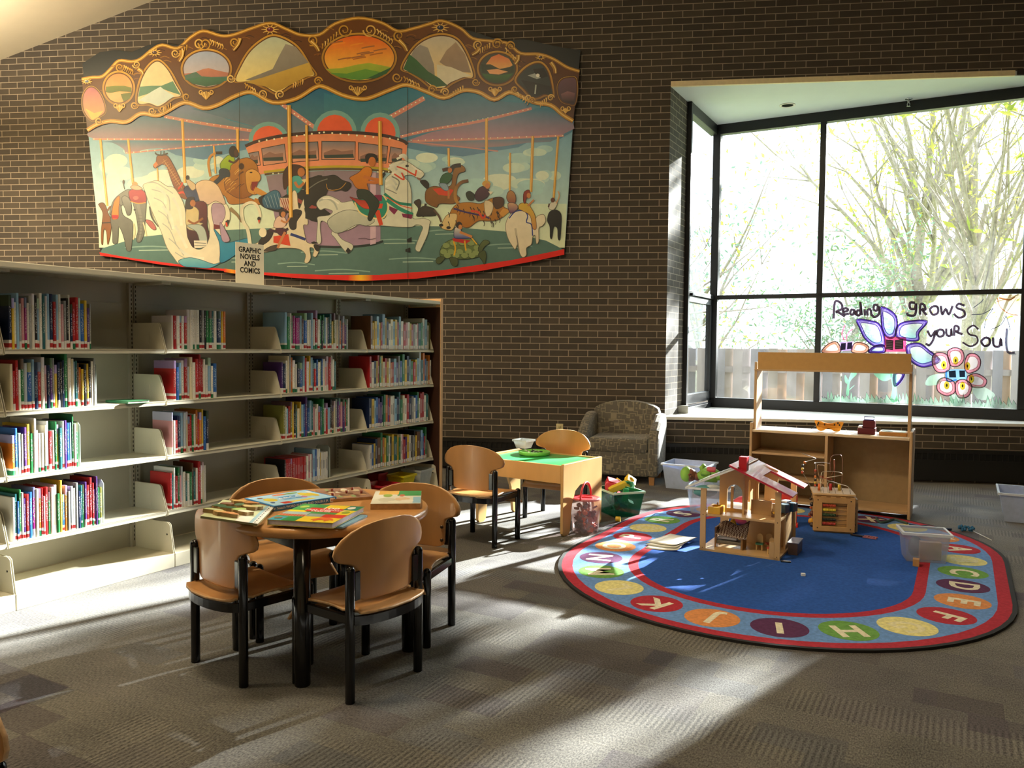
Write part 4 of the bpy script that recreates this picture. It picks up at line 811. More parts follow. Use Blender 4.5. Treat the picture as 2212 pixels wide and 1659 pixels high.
# category sign
q=on(540,609,P0-N*.16,N); t=thing('shelf_sign','white upright sign reading graphic novels and comics on top of the bookcase','sign',(q.x,q.y,1.713),RZ-math.pi+R(171))
G().b2(-.108,.108,-.0015,.0015,0,.283).obj('card',mat('sign_card','#efe8d2',.35,noise=.01),t)
G().b2(-.108,.108,-.03,.03,0,.002).obj('foot',mat('clear_acrylic','#ffffff',.05,trans=.8),t)
ink=mat('sign_ink','#191817',.6); Mx=Matrix.Rotation(R(90),4,'X')
for k,s in enumerate(('GRAPHIC','NOVELS','AND','COMICS')):
    text('lettering',s,.049,ink,t,loc=(0,-.0022,.236-.045*k),M=Mx@Matrix.Diagonal((.84,1,1,1)),off=.0009)
# ================= FURNITURE
ply=mat('chair_plywood','#b5834f',.32,noise=.08,nsc=14,stretch=(1,1,.35),spec=.5,coat=.15); plyedge=mat('ply_edge','#c9a172',.5,noise=.2,nsc=60)
blk=mat('black_lacquer','#08080a',.16,noise=.02,spec=.6); bolt=mat('bolt_dark','#3b2a1c',.35,.4)
def back_w(z):
    K=[(.370,.100),(.374,.128),(.384,.146),(.40,.152),(.495,.155),(.508,.164),(.518,.19),(.526,.218),(.536,.232),(.555,.238),(.58,.232),(.61,.208),(.635,.172),(.652,.128),(.661,.085),(.666,.035)]
    return K
def chair(label,loc,az,group='child-size plywood chairs with black legs'):
    t=thing('child_chair',label,'chair',(loc[0],loc[1],0),-R(az),group)
    for sx,nm in ((-1,'left'),(1,'right')):
        G().post(sx*.185,-.15,0,.515,.0185).obj('rear_leg',blk,t)
        G().post(sx*.185,.15,0,.352,.0185).obj('front_leg',blk,t)
        g=G(); g.b2(sx*.185-.009,sx*.185+.009,-.15,.15,.295,.330); g.obj('side_rail',blk,t,bev=.003)
        g=G(); g.box((sx*.158,-.157,.435),(.03,.012,.11)); g.box((sx*.172,-.15,.435),(.02,.014,.10)); g.obj('back_bracket',blk,t,bev=.004)
    # curved rear rail and straight front rail
    arc=[(.185*math.sin(R(a)),-.15-.07*math.cos(R(a))*1.0,.31) for a in range(-90,91,12)]
    g=G(); n=len(arc); vs=[]
    for x,y,z in arc: vs+=[(x,y+.012,z-.016),(x,y-.006,z-.016),(x,y-.006,z+.018),(x,y+.012,z+.018)]
    fs=[]
    for i in range(n-1):
        for k in range(4): fs.append((i*4+k,i*4+(k+1)%4,(i+1)*4+(k+1)%4,(i+1)*4+k))
    g.add(vs,fs+[(3,2,1,0),tuple(len(vs)-4+k for k in range(4))]); g.obj('rear_rail',blk,t)
    G().b2(-.18,.18,.135,.155,.295,.322).obj('front_rail',blk,t)
    # seat: one bent plywood shell
    g=G(); NX,NY=24,20; vs=[];fs=[]
    for j in range(NY+1):
        v=j/NY; y=-.235+v*.42
        if y<-.15: hw=.198*math.sqrt(max(0,1-((y+.15)/.088)**2)); hw=max(hw,.012)
        elif y<.13: hw=.198-.028*math.sin(math.pi*(y+.15)/.28)
        else: hw=.196
        for i in range(NX+1):
            u=i/NX*2-1; x=u*hw; z=.338-.010*math.cos(min(1,abs(y)/.2)*math.pi/2)*(1-u*u)
            if abs(u)>.9 and abs(y+.15)<.024: x*=.86
            if abs(u)>.9 and abs(y-.15)<.024: x*=.86
            if y>.11: z-=(.5*(y-.11)**2/.04)*1.0
            if y>.165: z-=(y-.165)*1.1
            vs.append((x,y,z))
    m=NX+1
    for j in range(NY):
        for i in range(NX): fs.append((j*m+i,j*m+i+1,(j+1)*m+i+1,(j+1)*m+i))
    g.add(vs,fs,True); o=g.obj('seat',[ply,plyedge],t)
    s=o.modifiers.new('thick','SOLIDIFY'); s.thickness=.010; s.offset=1; s.material_offset_rim=1
    for sx in (-1,1):
        for y in (-.12,.115): G().lathe([(.001,.0022),(.006,.002),(.0075,0)],sx*.158,y,12,.3395).obj('bolt',bolt,t)
    # backrest
    K=back_w(0); g=G(); NX=20; vs=[];fs=[]
    for z,hw in K:
        for i in range(NX+1):
            u=i/NX*2-1; x=u*hw; y=-.168+.038*(x/.2)**2-.02*(z-.5); vs.append((x,y,z))
    m=NX+1
    for j in range(len(K)-1):
        for i in range(NX): fs.append((j*m+i,j*m+i+1,(j+1)*m+i+1,(j+1)*m+i))
    g.add(vs,fs,True); o=g.obj('backrest',[ply,plyedge],t)
    s=o.modifiers.new('thick','SOLIDIFY'); s.thickness=.010; s.offset=0; s.material_offset_rim=1
    for sx in (-1,1):
        for z in (.405,.468):
            g=G(); g.cyl((sx*.137,-.142,z),(sx*.137,-.1375,z),.008,n=12); g.obj('bolt',bolt,t)
    return t
chA=chair('child chair with its back to the viewer at the right front of the round table',(-1.006,3.060),-61.8)
def put(label,loc,az): dup(chA,(loc[0],loc[1],0),-R(az),label)
put('child chair on the left side of the round table, below the raised-piece puzzle',(-1.486,3.129),33.3)
put('child chair behind the round table with its seat toward the viewer, next to the bookcase',(-1.556,3.628),141)
put('child chair at the right side of the round table facing the viewer',(-.968,3.586),-170.5)
put('child chair in front of the green-topped play table with its back to the viewer',(-.889,5.383),23.2)
put('child chair behind the green-topped play table, beside the armchair',(-.46,6.211),-157.6)
put('child chair cut off by the lower left corner, only its backrest edge showing',(-1.372,1.24),180)
# round table
TC=(-1.243,3.315); woodt=mat('table_maple','#c08a52',.28,noise=.1,nsc=10,stretch=(.25,1,1),coat=.3)
t=thing('round_table','low round wooden table with thick rounded rim and black legs covered in books','table',(TC[0],TC[1],0),-R(37.6))
pr=[(.001,0)]+[(.42,0)]+[(.432+.015*math.sin(a),.020-.020*math.cos(a)) for a in [math.pi*k/8 for k in range(9)]]+[(.40,.0402),(.001,.0402)]
G().lathe(pr,0,0,72,.590).obj('tabletop',woodt,t)
g=G()
for sx,sy,lx,ly in ((0,1,.50,.02),(0,-1,.50,.02),(1,0,.02,.50),(-1,0,.02,.50)): g.box((sx*.245,sy*.245,.555),(lx,ly,.07))
g.obj('apron',blk,t,bev=.003)
for sx in (-1,1):
    for sy in (-1,1):
        G().tube([(sx*.26,sy*.26,z) for z in (0,.004,.05,.052,.6)],[.029,.031,.031,.0325,.0325],20).obj('leg',blk,t)
# ---- things on the round table, TT its surface height
TT=.6302
def book_flat(label,corners,th,z0,mats,name='book',lift=0):
    """board book from three photo corners (front-left, front-right, back-right) on height z0"""
    a,b,c=[on(x,y,(0,0,z0+th),(0,0,1)) for x,y in corners]
    ex=(b-a); L=ex.length; ey=(c-b); W_=ey.length; rz=math.atan2(ex.y,ex.x)
    t=thing(name,label,'book' if name=='book' else 'puzzle',(a.x,a.y,z0),rz)
    return t,L,abs(-ey.x*math.sin(rz)+ey.y*math.cos(rz))
def tray_flat(label,corners,th,z0,mats,name):
    a=on(*corners[0],(0,0,.688),(0,0,1)); b=on(*corners[1],(0,0,.655),(0,0,1)); c=on(*corners[2],(0,0,.640),(0,0,1))
    ex=(b-a); L=ex.length; ex=ex/L; ey=(c-b); ey-=ex*ey.dot(ex); W_=ey.length; ey=ey/W_; ez=ex.cross(ey)
    t=thing(name,label,'puzzle',tuple(a-ez*th)); t.rotation_euler=Matrix((ex,ey,ez)).transposed().to_euler(); return t,L,W_
def paintmesh(parent,L,W_,z,items,name='cover_art'):
    """flat printed shapes in 0..1 cover coordinates"""
    g=G(); k=0
    for it in items:
        k+=1; pts,col=it; n=len(g.v); zz=z+.00004*k
        tri=tessellate_polygon([[V((p[0],p[1],0)) for p in pts]])
        g.v+=[V((p[0]*L,p[1]*W_,zz)) for p in pts]; g.c+=[lin(col)]*len(pts)
        for t_ in tri:
            f=[n+i for i in t_]; a_,b_,c_=[g.v[i] for i in f]
            if (b_-a_).cross(c_-a_).z<0: f=f[::-1]
            g.f.append(f); g.mi.append(0); g.sm.append(False)
    return g.obj(name,PRN,parent)
PRN=vcol('print_paint',.3,.5)
rec=lambda x0,y0,x1,y1:[(x0,y0),(x1,y0),(x1,y1),(x0,y1)]
ov=lambda x,y,rx,ry,n=10:[(x+rx*math.cos(2*math.pi*k/n),y+ry*math.sin(2*math.pi*k/n)) for k in range(n)]
white_ink=mat('white_ink','#f2efe6',.5); blue_ink=mat('blue_ink','#3f7fc4',.5)
# blue book
t,L,W_=book_flat('pale blue hardcover picture book with yellow drawings lying at an angle on the round table',[(592,1094),(727,1073),(700,1052)],.022,TT,None)
bluem=mat('book_blue','#2f78b4',.3)
G().b2(0,L,0,W_,.019,.022).b2(0,L,0,W_,0,.003).b2(0,L,0,.003,0,.022).obj('cover',bluem,t,bev=.001); G().b2(.004,L-.004,.003,W_-.004,.003,.019).obj('pages',PG,t)
it=[(rec(.03,.04,.97,.97),'#a9cfe0')]+[(ov(.2,.55,.09,.17),'#d8c24a'),(ov(.78,.6,.08,.2),'#d8c24a'),(ov(.86,.5,.06,.2),'#d2b840'),(ov(.5,.86,.14,.07),'#d9825a'),(rec(.3,.12,.72,.22),'#e2cf58'),(rec(.2,.08,.34,.24),'#c4402e'),(ov(.68,.42,.04,.08),'#c87ab0'),(ov(.66,.85,.12,.06),'#7fa45c'),(rec(.36,.38,.64,.66),'#5fa2d8'),(ov(.12,.3,.03,.06),'#4a5f8a'),(ov(.92,.75,.04,.08),'#e8e4da'),(ov(.15,.8,.04,.06),'#8f6a4a')]
paintmesh(t,L,W_,.0222,it)
text('lettering','ABCD',.045,white_ink,t,depth=.0002,loc=(L*.5,W_*.52,.0229),M=Matrix.Diagonal((1.0,.9,1,1)))
text('spine_lettering',"Dr. Seuss's WORD READER AND DOUBLE JR.",.014,white_ink,t,depth=.0001,loc=(L*.42,-.0003,.0115),M=Mx)
g=G(); g.b2(L-.034,L-.008,-.0004,0,.002,.02); g.obj('spine_sticker',mat('sticker_white','#ece7da',.5),t); text('sticker_letter','E',.02,mat('red_ink','#b8402c',.5),t,depth=.0001,loc=(L-.021,-.0006,.011),M=Mx@Matrix.Rotation(R(90),4,'Z'))
# green/yellow/red book on top of a thin one
t,L,W_=book_flat('thin board book half hidden under the colourful hundred words book on the table',[(600,1128),(740,1138),(787,1112)],.008,TT,None)
G().b2(0,L,0,W_,0,.008).obj('cover',mat('book_thin_blue','#6f98a8',.4),t,bev=.001)
t,L,W_=book_flat('colourful yellow, red and green picture book of one hundred words lying on the round table',[(577,1122),(719,1130),(776,1094)],.022,TT+.009,None)
G().b2(0,L,0,W_,.0195,.022).b2(0,L,0,W_,0,.0025).b2(0,.003,0,W_,0,.022).obj('cover',mat('book_yellow_edge','#bfae58',.4),t,bev=.001); G().b2(.003,L-.004,.004,W_-.004,.0025,.0195).obj('pages',mat('pages_lilac','#cdbfc4',.7,noise=.08,nsc=90),t)
it=[(rec(0,0,1,1),'#3f8f4a'),(rec(0,0,.2,.22),'#4a9aa8'),(rec(.2,0,.42,.25),'#2f8a4c'),(rec(.42,0,1,.28),'#e8c62c'),(rec(.42,.28,.66,.44),'#8f9a94'),(rec(.66,.26,1,.44),'#c83a28'),(rec(0,.25,.42,.36),'#d8a070'),(rec(0,.36,.4,.50),'#9fb0ac'),(rec(.0,.5,.3,.6),'#e6cc30'),(rec(.4,.44,.8,.55),'#4f8f4a'),(rec(.25,.55,.8,.78),'#cc3a2a'),(rec(.8,.44,1.0,.72),'#e2c834'),(rec(.45,.78,.78,.98),'#e6c42c'),(rec(.78,.72,.98,.98),'#2f7a6a'),(rec(0,.6,.25,.98),'#4a9a4c'),(rec(.25,.78,.45,.98),'#3a8a48')]
it+=[([(.02+.045*k,.26),(.05+.045*k,.26),(.04+.045*k,.35),(.01+.045*k,.35)],'#b8503a') for k in range(9)]+[([(.6,.1),(.68,.22),(.8,.26),(.9,.2),(.95,.1),(.88,.14),(.84,.04),(.8,.12),(.72,.12),(.68,.02),(.65,.1)],'#d8662c'),(ov(.9,.58,.06,.08),'#8fa03a'),(ov(.86,.85,.06,.08),'#e8e2d4'),(ov(.1,.12,.06,.05),'#7a6a48'),(ov(.12,.8,.07,.08),'#a9c45a')]
paintmesh(t,L,W_,.0221,it)
text('lettering','100',.05,white_ink,t,depth=.0002,loc=(L*.57,W_*.76,.0231),M=Matrix.Diagonal((1,.8,1,1)))
text('lettering','First Dinosaur',.03,white_ink,t,depth=.0002,loc=(L*.54,W_*.66,.0231)); text('lettering','Words',.03,white_ink,t,depth=.0002,loc=(L*.5,W_*.58,.0231))
# board books right and back
wm=mat('raw_board','#b08a5c',.6,noise=.15,nsc=50)
t,L,W_=book_flat('thick wooden animal puzzle board with a green corner at the right of the round table',[(800,1088),(908,1087),(898,1060)],.026,TT,None,'wooden_puzzle')
G().b2(0,L,0,W_,0,.025).obj('board',wm,t,bev=.002)
paintmesh(t,L,W_,.0252,[(rec(0,0,1,1),'#d9d3bc'),(rec(.5,.6,1,1),'#3f8f4c'),(rec(.1,.7,.52,1),'#d8a850'),(rec(.84,.05,1,.5),'#8fb8c8'),(ov(.3,.3,.18,.16),'#c9c2a8'),(ov(.62,.35,.16,.13),'#d8b890'),(ov(.3,.62,.1,.12),'#8fa84c'),(ov(.6,.62,.06,.1),'#c47050'),(ov(.72,.2,.14,.1),'#e4dcc8'),(ov(.45,.15,.12,.07),'#e0d8c0')])
t,L,W_=book_flat('brown wooden puzzle board with peg pieces at the back of the round table',[(706,1079),(806,1072),(826,1048)],.014,TT,None,'wooden_puzzle')
G().b2(0,L,0,W_,0,.013).obj('board',wm,t,bev=.002)
paintmesh(t,L,W_,.0132,[(rec(0,0,1,1),'#9a7258')]+[(ov(rnd.uniform(.1,.9),rnd.uniform(.12,.88),rnd.uniform(.04,.1),rnd.uniform(.05,.12)),rnd.choice(['#d8cdb0','#6d4a34','#c9b088','#7f5a44','#b98f60','#8fa068'])) for k in range(26)])
for u,v in ((.2,.3),(.3,.7),(.55,.45),(.75,.7),(.85,.35)): G().cyl((L*u,W_*v,.013),(L*u,W_*v,.026),.005,.007,n=10).obj('peg',mat('peg_red','#8a3a22',.35),t)
t,L,W_=tray_flat('wooden puzzle tray heaped with raised animal pieces overhanging the left of the round table',[(433,1114),(557,1131),(612,1097)],.010,TT,None,'puzzle_tray')
G().b2(0,L,0,W_,0,.009).obj('board',mat('tray_olive','#8c8458',.5,noise=.2,nsc=30),t,bev=.002)
paintmesh(t,L,W_,.0092,[(rec(0,0,.86,1),'#c9cda0'),(rec(.84,0,.9,1),'#9fc0c8'),(rec(.9,0,1,1),'#e6e2d6'),(rec(.6,0,.84,.3),'#e8e2d0')]+[(ov(.93,.06+.1*k,.014,.03,6),'#3a5058') for k in range(10)])
pc=['#c9cf9a','#d8b070','#4a6a4c','#cc8f5c','#a9c070','#e2d8b8','#8f6a58','#5f7a5a','#e0c890']
raw=mat('raw_ply','#94744a',.6,noise=.2,nsc=60)
for k,(u,v,a) in enumerate(((.12,.22,.2),(.27,.16,1.1),(.30,.42,.5),(.48,.14,.1),(.5,.40,.9),(.64,.34,.3),(.2,.62,.6),(.42,.66,1.3),(.62,.64,.2),(.74,.72,.7),(.36,.86,.1),(.12,.44,.8),(.56,.86,.4))):
    g=G(); n=9; rr=[rnd.uniform(.6,1.1) for _ in range(n)]; m_=mat('puzzle_paint_%d'%(k%9),pc[k%9],.35)
    poly=[(.036*rr[i]*math.cos(2*math.pi*i/n),.022*rr[i]*math.sin(2*math.pi*i/n)) for i in range(n)]
    g.prism(poly,.014); g.m=1; g.prism(poly,.0012,lambda a_,b_,c_:V((a_,b_,.014+c_)))
    o=g.obj('puzzle_piece',[raw,m_]); bpy.context.view_layer.update(); o.location=t.matrix_world@V((L*u,W_*v,.0096)); o.rotation_euler=(t.rotation_euler.to_matrix()@Matrix.Rotation(a,3,'Z')).to_euler()
    tag(o,['dark green-topped','cream-topped','orange-topped','green and black','pale green','pink-brown','tan-topped','long yellow','light green','olive','small white','grey-green','striped cream'][k]+' raised wooden animal piece '+['at the left corner','near the front edge','in the middle left','at the front middle','in the middle','at the middle right','at the back left','standing at the back centre','toward the back right','at the right end','at the back rim','beside the left rim','at the far back'][k]+' of the puzzle tray','puzzle piece','wooden animal pieces on the puzzle tray')
# ---- green play table (frame: FR corner, x along the front to the left is -x)
e0=V((-.356,5.55,0)); eb=V((-.098,6.05,0)); vy=(eb-e0).normalized(); vx=V((vy.y,-vy.x,0)); W2_=(eb-e0).length
# width along -vx
tp=mat('play_birch','#cfa566',.42,noise=.06,nsc=12,stretch=(1,1,.3)); tedge=mat('birch_edge','#c0924f',.5)
t=thing('play_table','low birch play table with a bright green top and arched end panels','table',tuple(e0),math.atan2(vx.y,vx.x))
WT=.76; DT=W2_
def endp(x):
    g=G(); D_=DT; o=[(0,.02),(.02,0),(.075,0),(.10,.02),(.13,.22),(.17,.30),(.24,.335),(D_-.24,.335),(D_-.17,.30),(D_-.13,.22),(D_-.10,.02),(D_-.075,0),(D_-.02,0),(D_,.02),(D_,.495),(D_-.01,.505),(.01,.505),(0,.495)]
    g.prism(o,.022,lambda a_,b_,c_:V((x+c_,a_,b_))); return g.obj('end_panel',tp,t,bev=.003)
endp(-.022); endp(-WT)
G().b2(-WT+.022,-.022,0,.018,.37,.497).obj('front_apron',tp,t,bev=.002); G().b2(-WT+.022,-.022,DT-.018,DT,.37,.497).obj('rear_apron',tp,t,bev=.002)
G().b2(-WT+.022,-.022,.018,DT-.018,.47,.488).obj('green_top',mat('green_laminate','#3fae62',.35,noise=.03,nsc=6),t)
def ptab(x,y,z=.488): return on(x,y,(0,0,z),(0,0,1))
# clear scoop box and green lid on it
q=ptab(1131,968); t2=thing('plastic_tub','small clear square plastic tub on the far left of the green table','tub',(q.x,q.y+.01,.4885),R(-30))
def tub(parent,w0,d0,w1,d1,h,th,m,name='body',rim=0,rimm=None,bev=.003):
    g=G(); vs=[]
    for (a_,b_,z) in ((w0,d0,0),(w1,d1,h),(w1-2*th,d1-2*th,h),(w0-2*th,d0-2*th,th)):
        vs+=[(-a_/2,-b_/2,z),(a_/2,-b_/2,z),(a_/2,b_/2,z),(-a_/2,b_/2,z)]
    fs=[(3,2,1,0)]
    for l in range(3):
        for k in range(4): fs.append((l*4+k,l*4+(k+1)%4,(l+1)*4+(k+1)%4,(l+1)*4+k))
    fs.append((12,13,14,15)); g.add(vs,fs); o=g.obj(name,m,parent,bev=bev)
    if rim:
        g=G(); A_,B_=w1/2+rim,d1/2+rim; a_,b_=w1/2-th,d1/2-th
        for z in (h-.012,h): pass
        vs=[]; 
        for (p_,q_,z) in ((A_,B_,h-.014),(A_,B_,h+.002),(a_,b_,h+.002),(w1/2,d1/2,h-.004)): vs+=[(-p_,-q_,z),(p_,-q_,z),(p_,q_,z),(-p_,q_,z)]
        fs=[]
        for l in range(3):
            for k in range(4): fs.append((l*4+k,l*4+(k+1)%4,(l+1)*4+(k+1)%4,(l+1)*4+k))
        g.add(vs,fs); g.obj('rim',rimm or m,parent,bev=.001)
    return o
clear=mat('clear_tub','#d4dad8',.12,trans=.45,spec=.6); milky=mat('milky_tub','#c3d0ea',.22,trans=.26,spec=.6); cgrey=mat('clear_box_front','#d5dcec',.12,trans=.74,spec=.6)
tub(t2,.09,.085,.135,.125,.07,.003,clear,rim=.004)
q=ptab(1155,982); q.y-=.02; t2=thing('toy_letters_tray','round light green plastic tray of white and dark toy pieces on the green table','tray',(q.x,q.y,.4885),R(10))
G().lathe([(.001,0),(.105,0),(.118,.006),(.122,.03),(.116,.031),(.108,.010),(.001,.008)],n=40).obj('tray',mat('lime_plastic','#86d060',.35),t2)
for k in range(16):
    a=rnd.uniform(0,6.28); r=rnd.uniform(0,.08); g=G(); g.box((r*math.cos(a),r*math.sin(a),.022+.006*rnd.random()),(rnd.uniform(.02,.05),rnd.uniform(.006,.014),.008),rz=rnd.uniform(0,3),ry=rnd.uniform(-.5,.5)); g.obj('toy_piece',mat('toy_white','#dfe4dc',.4) if k%3 else mat('toy_grey_dark','#4a5550',.4),t2)
# ---- armchair
fab=bpy.data.materials.new('armchair_fabric'); fab.use_nodes=True; nt=fab.node_tree; b=nt.nodes['Principled BSDF']; L_=nt.links.new
tc=nn(nt,'ShaderNodeTexCoord'); vo=nn(nt,'ShaderNodeTexVoronoi'); vo.inputs['Scale'].default_value=17; vo.distance='CHEBYCHEV'; L_(tc.outputs['Object'],vo.inputs['Vector'])
ms=nn(nt,'ShaderNodeMath',operation='MULTIPLY'); L_(vo.outputs['Distance'],ms.inputs[0]); ms.inputs[1].default_value=16; sn=nn(nt,'ShaderNodeMath',operation='SINE'); L_(ms.outputs[0],sn.inputs[0])
rp=nn(nt,'ShaderNodeValToRGB'); L_(sn.outputs[0],rp.inputs[0]); e=rp.color_ramp.elements; e[0].position=.35; e[0].color=lin('#5c5850')+(1,); e[1].position=.8; e[1].color=lin('#857d6c')+(1,)
L_(rp.outputs[0],b.inputs['Base Color']); b.inputs['Roughness'].default_value=.85; b.inputs['Sheen Weight'].default_value=.3
n2=nn(nt,'ShaderNodeTexNoise'); n2.inputs['Scale'].default_value=350; L_(tc.outputs['Object'],n2.inputs['Vector']); bp=nn(nt,'ShaderNodeBump'); bp.inputs['Strength'].default_value=.3; bp.inputs['Distance'].default_value=.002; L_(n2.outputs[0],bp.inputs['Height']); L_(bp.outputs[0],b.inputs['Normal'])
t=thing('armchair','grey-brown patterned upholstered armchair with curved arms by the bay window','armchair',(.015,7.80,0),R(-10))
# local: +y back, front at y=0, width .78
fd=.60; hw=.395
def soft(g,name,bv=.03): return g.obj(name,fab,t,bev=bv)
o=soft(G().box((0,.30,.20),(.60,.56,.24)),'seat_base',.02)
o=soft(G().box((0,.25,.375),(.575,.50,.14)),'seat_cushion',.035)
g=G(); arch=[(-.31,.30),(.31,.30),(.335,.56),(.335,.66)]+[(.335*math.cos(a),.67+.105*math.sin(a)) for a in [math.pi*k/10 for k in range(1,10)]]+[(-.335,.66),(-.335,.56)]
g.prism(arch,.15,lambda a_,b_,c_:V((a_,.46+c_+(b_-.3)*.10,b_))); soft(g,'backrest',.035)
for sx in (-1,1):
    g=G(); prof=[(0,.08),(.60,.08),(.60,.60),(.52,.66),(.38,.655),(.20,.60),(.06,.53),(0,.47)]
    g.prism(prof,.105,lambda a_,b_,c_:V((sx*(hw-.105+c_)+(sx*.03*(max(0,b_-.3))),a_,b_))); soft(g,'arm',.035)
for sx in (-1,1):
    for y in (.06,.54): G().box((sx*.33,y,.04),(.055,.055,.08),taper=.8).obj('foot',mat('foot_wood','#a9794a',.5),t)
# ================= ALPHABET RUG (stadium shape in the U/N grid)
RC=U*5.33-N*.96; RC=V((RC.x,RC.y,0)); HS=.475
def stad(r,n=28):
    o=[]
    for k in range(n+1): a=-math.pi/2+math.pi*k/n; o.append((HS+r*math.cos(a),r*math.sin(a)))
    for k in range(n+1): a=math.pi/2+math.pi*k/n; o.append((-HS+r*math.cos(a),r*math.sin(a)))
    return o
rug=thing('alphabet_rug','large oval blue alphabet rug with red borders and letters in coloured circles','rug',tuple(RC),RZ)
def pile(name,c='#888',sc_=1): return mat(name,c,.95,noise=.16,nsc=55,bump=.5,bsc=420,spec=.15)
SURF=.0125
def layer(nm,out,inn,z0,z1,m):
    g=G(); g.prism(out,z1-z0,lambda a_,b_,c_:V((a_,b_,z0+c_)),holes=[inn] if inn else []); return g.obj(nm,m,rug)
layer('binding',stad(1.247),stad(1.225),0,.013,mat('rug_binding','#1a1816',.9))
layer('outer_border',stad(1.225),stad(1.16),0,SURF,pile('rug_red','#b03240'))
layer('letter_band',stad(1.16),stad(.825),0,SURF,pile('rug_light_blue','#6c95d0'))
layer('inner_border',stad(.825),stad(.765),0,SURF,pile('rug_red'))
layer('field',stad(.765),None,0,SURF,pile('rug_royal_blue','#2c58aa'))
CC=[('red','#a5263a'),('yellow','#e4dc96'),('green','#6d9f4e'),('purple','#5c3358'),('orange','#d99058')]
cream=pile('rug_cream','#e4ddc4'); yel2=pile('rug_faint','#e6e0b4')
# centre-line positions by arc length; A sits on the far right straight, running clockwise seen from above
per=4*HS+2*math.pi*1.0
def ringpt(s):
    """s measured clockwise from the point (HS, -1)->... returns local point and outward angle"""
    s%=per
    if s<2*HS: return (HS-s,-1.0),-math.pi/2
    s-=2*HS
    if s<math.pi: a=-math.pi/2-s; return (-HS+math.cos(a),math.sin(a)),a
    s-=math.pi
    if s<2*HS: return (-HS+s,1.0),math.pi/2
    s-=2*HS; a=math.pi/2-s; return (HS+math.cos(a),math.sin(a)),a
stp=per/26; s0_=-.245
for i,ch in enumerate('ABCDEFGHIJKLMNOPQRSTUVWXYZ'):
    (x,y),a=ringpt(s0_+i*stp)
    k=[0,1,2,3,4][i%5] if i<24 else (1 if i==24 else 4)
    nm,c=CC[k]
    g=G(); g.prism([(x+.133*math.cos(q_),y+.133*math.sin(q_)) for q_ in [2*math.pi*k_/40 for k_ in range(40)]],.0006,lambda a_,b_,c_:V((a_,b_,SURF+c_))); o=g.obj('letter_circle',pile('rug_'+nm,c),rug)
    rot=a-math.pi/2
    Mt=Matrix.Translation((x,y,SURF+.0008))@Matrix.Rotation(rot,4,'Z')
    text('letter',ch,.205,yel2 if nm=='yellow' else cream,o,depth=.0002,M=Mt,off=.006)
# ================= PLAY KITCHEN STAND
kq=V((2.267,6.517,0)); Kb=mat('kitchen_birch','#c0a078',.45,noise=.07,nsc=10,stretch=(1,1,.3)); Ke=mat('kitchen_edge','#b98545',.5,noise=.1)
RZK=math.atan2(N.y,N.x)      # local x along N, y along U (away)
t=thing('play_stand','tall birch play stand with open shelves, counter and empty frame below a header board','play furniture',tuple(kq-N*1.235),RZK)
KW=1.235; KD=.36; CT=.643
kt=mat('kitchen_top','#d9c4a4',.35,noise=.04)
G().b2(0,.022,0,KD,.0135,.70).obj('side_panel',Kb,t,bev=.006); G().b2(KW-.022,KW,0,KD,0,.69).obj('side_panel',Kb,t,bev=.006)
G().b2(.022,KW-.022,0,KD,CT-.022,CT).obj('counter',kt,t,bev=.004)
G().b2(.60,.622,.004,KD-.02,.06,CT-.022).obj('divider',Kb,t,bev=.002)
G().b2(.022,.60,.004,KD-.02,.437,.455).obj('shelf',Kb,t,bev=.002); G().b2(.022,.60,.004,KD-.02,.228,.246).obj('shelf',Kb,t,bev=.002)
G().b2(.022,KW-.022,.0,KD-.02,.048,.068).obj('bottom_shelf',Kb,t,bev=.002)
G().b2(.022,KW-.022,KD-.012,KD-.004,.048,CT-.022).obj('back_panel',mat('kitchen_back','#a08a66',.6),t)  # back panel coloured olive to carry the shade inside the stand
for x in (.022,KW-.044): G().b2(x,x+.022,.03 if x<.5 else .10,.24 if x<.5 else .22,CT,1.21).obj('upright',Kb,t,bev=.002)
G().b2(.022,KW-.022,.02,.24,1.137,1.152).obj('header_shelf',Kb,t,bev=.002); G().b2(.05,KW-.03,.02,.036,1.15,1.293).obj('header_board',mat('kitchen_header','#bd9458',.45,noise=.04),t,bev=.002)
def kp(x,y,yo=.1,z=CT): 
    p=on(x,y,(0,0,z+.0005),(0,0,1)); return p
# orange cat mask, red till, wooden tray on the counter
q=on(1790,937,kq+U*.16,U); q.z=CT
t=thing('tiger_mask','orange tiger eye mask with black stripes and elastic lying on the play stand counter','mask',(q.x,q.y,CT+.0005),RZK+R(4))
g=G(); o=[(-.085,.012),(-.10,.05),(-.112,.085),(-.09,.088),(-.06,.085),(-.02,.072),(.02,.072),(.06,.085),(.09,.086),(.112,.08),(.10,.048),(.085,.010),(.05,.004),(.02,.022),(0,.03),(-.02,.022),(-.05,.004)]
g.prism([(p.x,p.y) for p in spl(o,3)],.006,lambda a_,b_,c_:V((a_,c_+.03*(1-(a_/.11)**2)*-1,b_))); g.obj('face',mat('mask_orange','#d99428',.6),t)
for x,z in ((-.08,.07),(-.085,.055),(-.03,.06),(.045,.062),(.07,.075),(.082,.06)): 
    g=G(); g.box((x,-.006-.03*(1-(x/.11)**2),z),(.010,.003,.016)); g.obj('stripe',mat('mask_black','#191512',.7),t)
g=G(); g.tube([(-.1,.0,.04),(-.13,-.02,.02),(-.15,-.03,.003)],.0015,5); g.obj('elastic',mat('mask_black'),t); g=G(); g.tube([(.1,0,.04),(.13,-.02,.03),(.14,-.04,.006),(.12,-.05,.003)],.0015,5); g.obj('elastic',mat('mask_black'),t)
q=on(1871,937,kq+U*.10,U)
t=thing('toy_cash_register','dark red toy cash register at the right of the play stand counter','toy',(q.x,q.y,CT+.0005),RZK)
